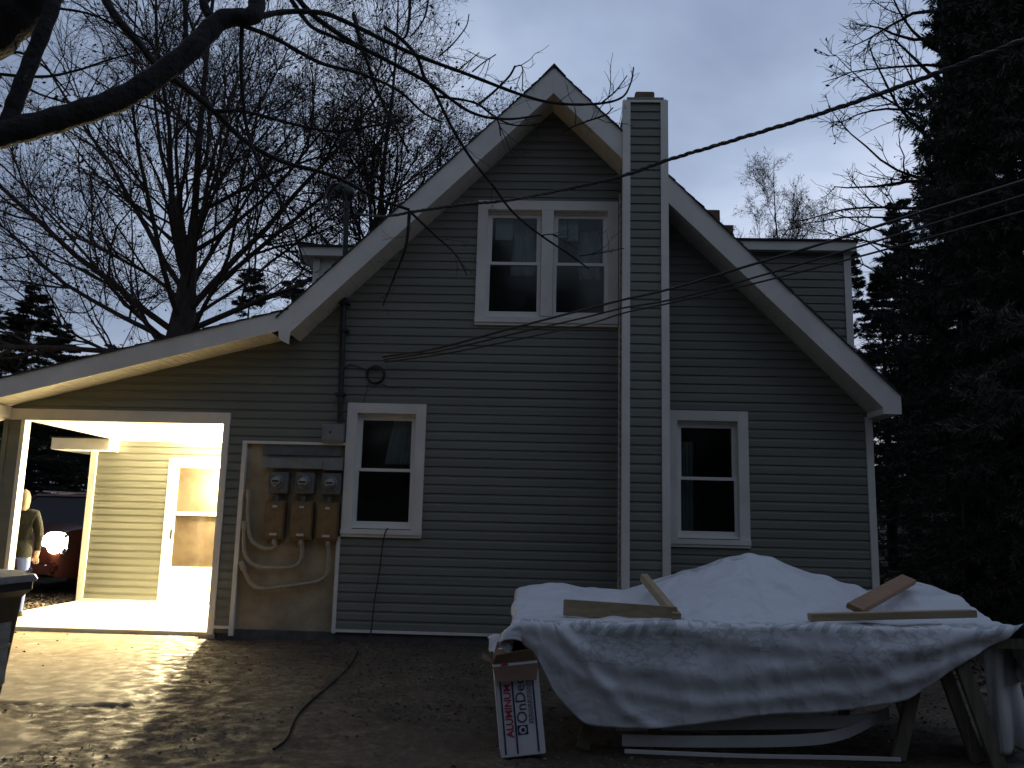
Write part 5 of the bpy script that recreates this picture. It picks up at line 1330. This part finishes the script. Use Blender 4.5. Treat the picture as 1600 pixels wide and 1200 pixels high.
# ------------------------------------------------------------------ tree at the camera's left: trunk out of frame, limbs and twigs crossing the sky
def near_tree():
    r = np.random.default_rng(3)
    base = np.array([-4.3, -6.9, 0.])
    t = thing('maple_tree', 'near leafless tree whose thick limbs cross the upper left sky', 'tree', tuple(base))
    def tr(pts): return np.array([P(*q) for q in pts])-base
    j = P(-130, 250, -6.5)-base
    tb_ = Tubes()
    tk = smooth_path([(0, 0, -.1), (.02, 0, .9), (.06, .02, 2.0), (.2, .1, 2.9), tuple(j*.8+np.array([0, 0, .6]))], 5)
    MB().tube(tk, np.linspace(.26, .16, len(tk)), 12).build('trunk', 'bark_near', t, smooth=True)
    limbs = MB(); fine = MB()
    def px2r(px, Y): return px/F*(Y-CAM[1])
    ALL = []
    def br(pts, r0, r1, mb=limbs, n=8, sides=8, keep=True):
        w_ = smooth_path(tr(pts), n); Y_ = pts[0][2]; m_ = len(w_)
        rad = np.linspace(px2r(r0, pts[0][2]), px2r(r1, pts[-1][2]), m_)*(1+.06*np.sin(np.arange(m_)*1.7))
        mb.tube(w_, np.maximum(rad, .002), sides)
        if keep: ALL.append((w_, rad))
    Y0_ = -6.5
    br([(-200, 262, -6.6), (-60, 230, -6.5), (0, 210, -6.5), (100, 184, -6.4), (200, 148, -6.3), (290, 85, -6.2), (345, 32, -6.1), (395, 24, -6.05), (402, -15, -6.0), (405, -60, -6.0)], 26, 13, sides=10)
    br([(8, 212, -6.5), (22, 165, -6.5), (50, 92, -6.5), (82, 10, -6.5), (95, -50, -6.5)], 15, 12, sides=10)
    br([(-120, 110, -6.4), (-20, 45, -6.4), (40, -10, -6.4), (80, -60, -6.4)], 52, 46, sides=12, keep=False)
    br([(338, 36, -6.1), (320, 12, -6.1), (314, -30, -6.1)], 9, 7); br([(290, 82, -6.2), (290, 40, -6.2), (288, -20, -6.2)], 5, 3.5)
    br([(150, -30, -5.6), (180, 25, -5.6), (215, 65, -5.5), (250, 108, -5.4), (300, 145, -5.3), (335, 175, -5.2), (385, 222, -5.1), (440, 252, -5.0), (520, 275, -4.9), (590, 310, -4.8), (640, 328, -4.7)], 8, 2.4)
    br([(335, 173, -5.2), (385, 175, -5.2), (450, 192, -5.1), (520, 205, -5.0), (590, 195, -5.0), (640, 180, -4.9)], 3.5, 1.5)
    br([(392, 30, -6.05), (440, 19, -5.9), (500, 20, -5.8), (545, 36, -5.7), (640, 82, -5.5), (730, 116, -5.3), (820, 150, -5.1), (875, 162, -5.0), (935, 162, -4.9), (972, 152, -4.85), (986, 128, -4.8), (990, 105, -4.8)], 5.5, 1.2)
    br([(940, 161, -4.9), (962, 142, -4.9), (980, 118, -4.9)], 1.6, .8)
    br([(450, -30, -5.6), (480, 15, -5.6), (540, 60, -5.5), (600, 92, -5.4), (670, 130, -5.3), (735, 175, -5.2), (790, 186, -5.1), (845, 180, -5.0)], 5.5, 1.5)
    br([(455, 0, -5.6), (485, 40, -5.6), (515, 55, -5.6), (560, 75, -5.5), (580, 92, -5.5)], 4, 2.2)
    br([(380, 40, -6.05), (430, 60, -5.9), (500, 98, -5.8), (560, 114, -5.7), (620, 140, -5.6), (660, 175, -5.5), (690, 191, -5.5)], 4.2, 1.6)
    br([(600, 42, -5.0), (628, 62, -5.0), (652, 90, -5.0), (662, 118, -4.9), (678, 142, -4.9), (704, 195, -4.8), (735, 246, -4.7), (770, 290, -4.6), (800, 330, -4.5), (840, 364, -4.4), (890, 398, -4.3), (920, 420, -4.3)], 3.6, 1.3)
    br([(552, 22, -5.4), (562, 62, -5.4), (580, 115, -5.3), (600, 165, -5.2), (622, 205, -5.2), (640, 240, -5.1)], 3.4, 1.4)
    br([(378, 35, -6.0), (377, 110, -6.0), (384, 190, -5.9), (400, 245, -5.9), (432, 300, -5.8), (455, 350, -5.8), (470, 395, -5.7), (477, 422, -5.7)], 4, 1.2)
    br([(380, 170, -5.9), (372, 205, -5.9), (420, 330, -5.8), (452, 372, -5.8)], 2.2, 1.)
    br([(640, 330, -4.7), (634, 385, -4.7), (615, 435, -4.6), (598, 478, -4.6)], 3, 1.1)
    br([(640, 330, -4.7), (680, 368, -4.6), (712, 398, -4.6), (730, 430, -4.5)], 2.2, .8)
    br([(640, -20, -5.0), (640, 20, -5.0), (636, 52, -5.0), (628, 62, -5.0)], 3, 2); br([(672, -20, -5.0), (664, 25, -5.0), (648, 50, -5.0), (640, 58, -5.0)], 1.8, 1.2)
    br([(733, 22, -5.2), (728, 42, -5.2), (708, 68, -5.3), (686, 88, -5.4)], .9, 1.5); br([(749, 82, -5.3), (730, 98, -5.3), (716, 110, -5.3)], .9, 1.4); br([(775, 85, -5.3), (755, 98, -5.3), (738, 112, -5.3)], .9, 1.4)
    br([(805, 103, -5.1), (795, 120, -5.1), (770, 145, -5.15), (745, 165, -5.2)], 1.8, 2.2); br([(804, 104, -5.1), (816, 105, -5.1), (816, 142, -5.1)], 1.2, .8)
    br([(816, 112, -5.1), (809, 128, -5.1), (806, 142, -5.1)], .7, .6)
    br([(680, 150, -5.2), (740, 160, -5.1), (770, 180, -5.0), (800, 195, -5.0), (838, 195, -4.9)], 2.4, 1.); br([(775, 183, -5.), (780, 195, -5.), (782, 212, -5.)], 1.6, 1.)
    br([(915, 190, -4.9), (945, 180, -4.9), (958, 168, -4.9)], 1.6, 1.); br([(880, 205, -4.9), (905, 194, -4.9), (945, 180, -4.9)], 1.2, 1.4)
    br([(-40, 108, -6.3), (0, 92, -6.3), (30, 82, -6.3), (70, 105, -6.3), (110, 150, -6.2)], 3, 1.4); br([(-40, 112, -6.3), (60, 120, -6.3), (120, 110, -6.2), (175, 92, -6.2), (240, 76, -6.1)], 3, 1.2)
    br([(85, 12, -6.5), (140, 22, -6.4), (200, 48, -6.3), (260, 80, -6.2)], 2.5, 1.2); br([(30, 130, -6.5), (70, 150, -6.4), (130, 160, -6.3), (200, 120, -6.2)], 2.2, 1.)
    br([(905, 400, -4.3), (940, 395, -4.3), (975, 388, -4.2)], 1.0, .7); br([(845, 368, -4.4), (862, 366, -4.4), (872, 369, -4.4)], 1.2, .8)
    limbs.build('limbs', 'bark_near', t, smooth=True)
    tw = Tubes()
    for w_, rad in ALL:
        if rad[0] > .03: nn = 7
        else: nn = 4
        p2, r2 = spawn(w_[None], rad[None], nn, .2, 1., (28, 60), .34, 5, r, up=.05, wob=.18, rk=.012, rmin=.0024); tw.add(p2, r2, 4)
        p3, r3 = spawn(p2, r2, 2, .3, 1., (28, 60), .13, 3, r, up=.05, wob=.2, rk=.012, rmin=.0018); tw.add(p3, r3, 3)
    tw.build('twigs', 'bark_near', t)['kind'] = 'stuff'
near_tree()

# ------------------------------------------------------------------ leaf litter, stones
r = np.random.default_rng(8)
n = 40000
lx = r.uniform(-7.5, 7.5, n); ly = -7.2+7.6*r.uniform(0, 1, n)**1.1
dn = value_noise(lx, ly, .9, 21); keep = r.uniform(0, 1, n) < np.clip((dn-.25)*1.8, .05, 1)
ap = apron(lx, ly) > .4; keep &= ~(ap&(r.uniform(0, 1, n) < .95)); keep &= ly < -.02
lx, ly = lx[keep], ly[keep]
leaf_cards(np.stack([lx, ly, gz(lx, ly)+.004+r.uniform(0, .006, len(lx))], 1), .027, r, 'leaf_litter', 'litter', None, flat=.94)
tag(bpy.data.objects['leaf_litter'], 'brown fallen leaves and wet litter scattered over the yard', 'leaves')
n = 26000
lx = r.uniform(4.4, 13, n); ly = -3.5+17.5*r.uniform(0, 1, n)**1.6
o = leaf_cards(np.stack([lx, ly, gz(lx, ly)+.01], 1), .075, r, 'hillside_leaves', 'litter', None, flat=.7)
tag(o, 'brown fallen leaves covering the bank right of the house', 'leaves')
n = 9000
lx = r.uniform(-11, -7.2, n); ly = r.uniform(-3, 5.5, n)
o = leaf_cards(np.stack([lx, ly, gz(lx, ly)+.01], 1), .07, r, 'driveway_leaves', 'litter', None, flat=.7)
tag(o, 'fallen leaves on the drive in front of the red car', 'leaves')
print('siding boards', sum(1 for o in bpy.data.objects if o.name.startswith('siding_board')), 'objects', len(bpy.data.objects), 'tris', sum(len(m.polygons)*2 for m in bpy.data.meshes))
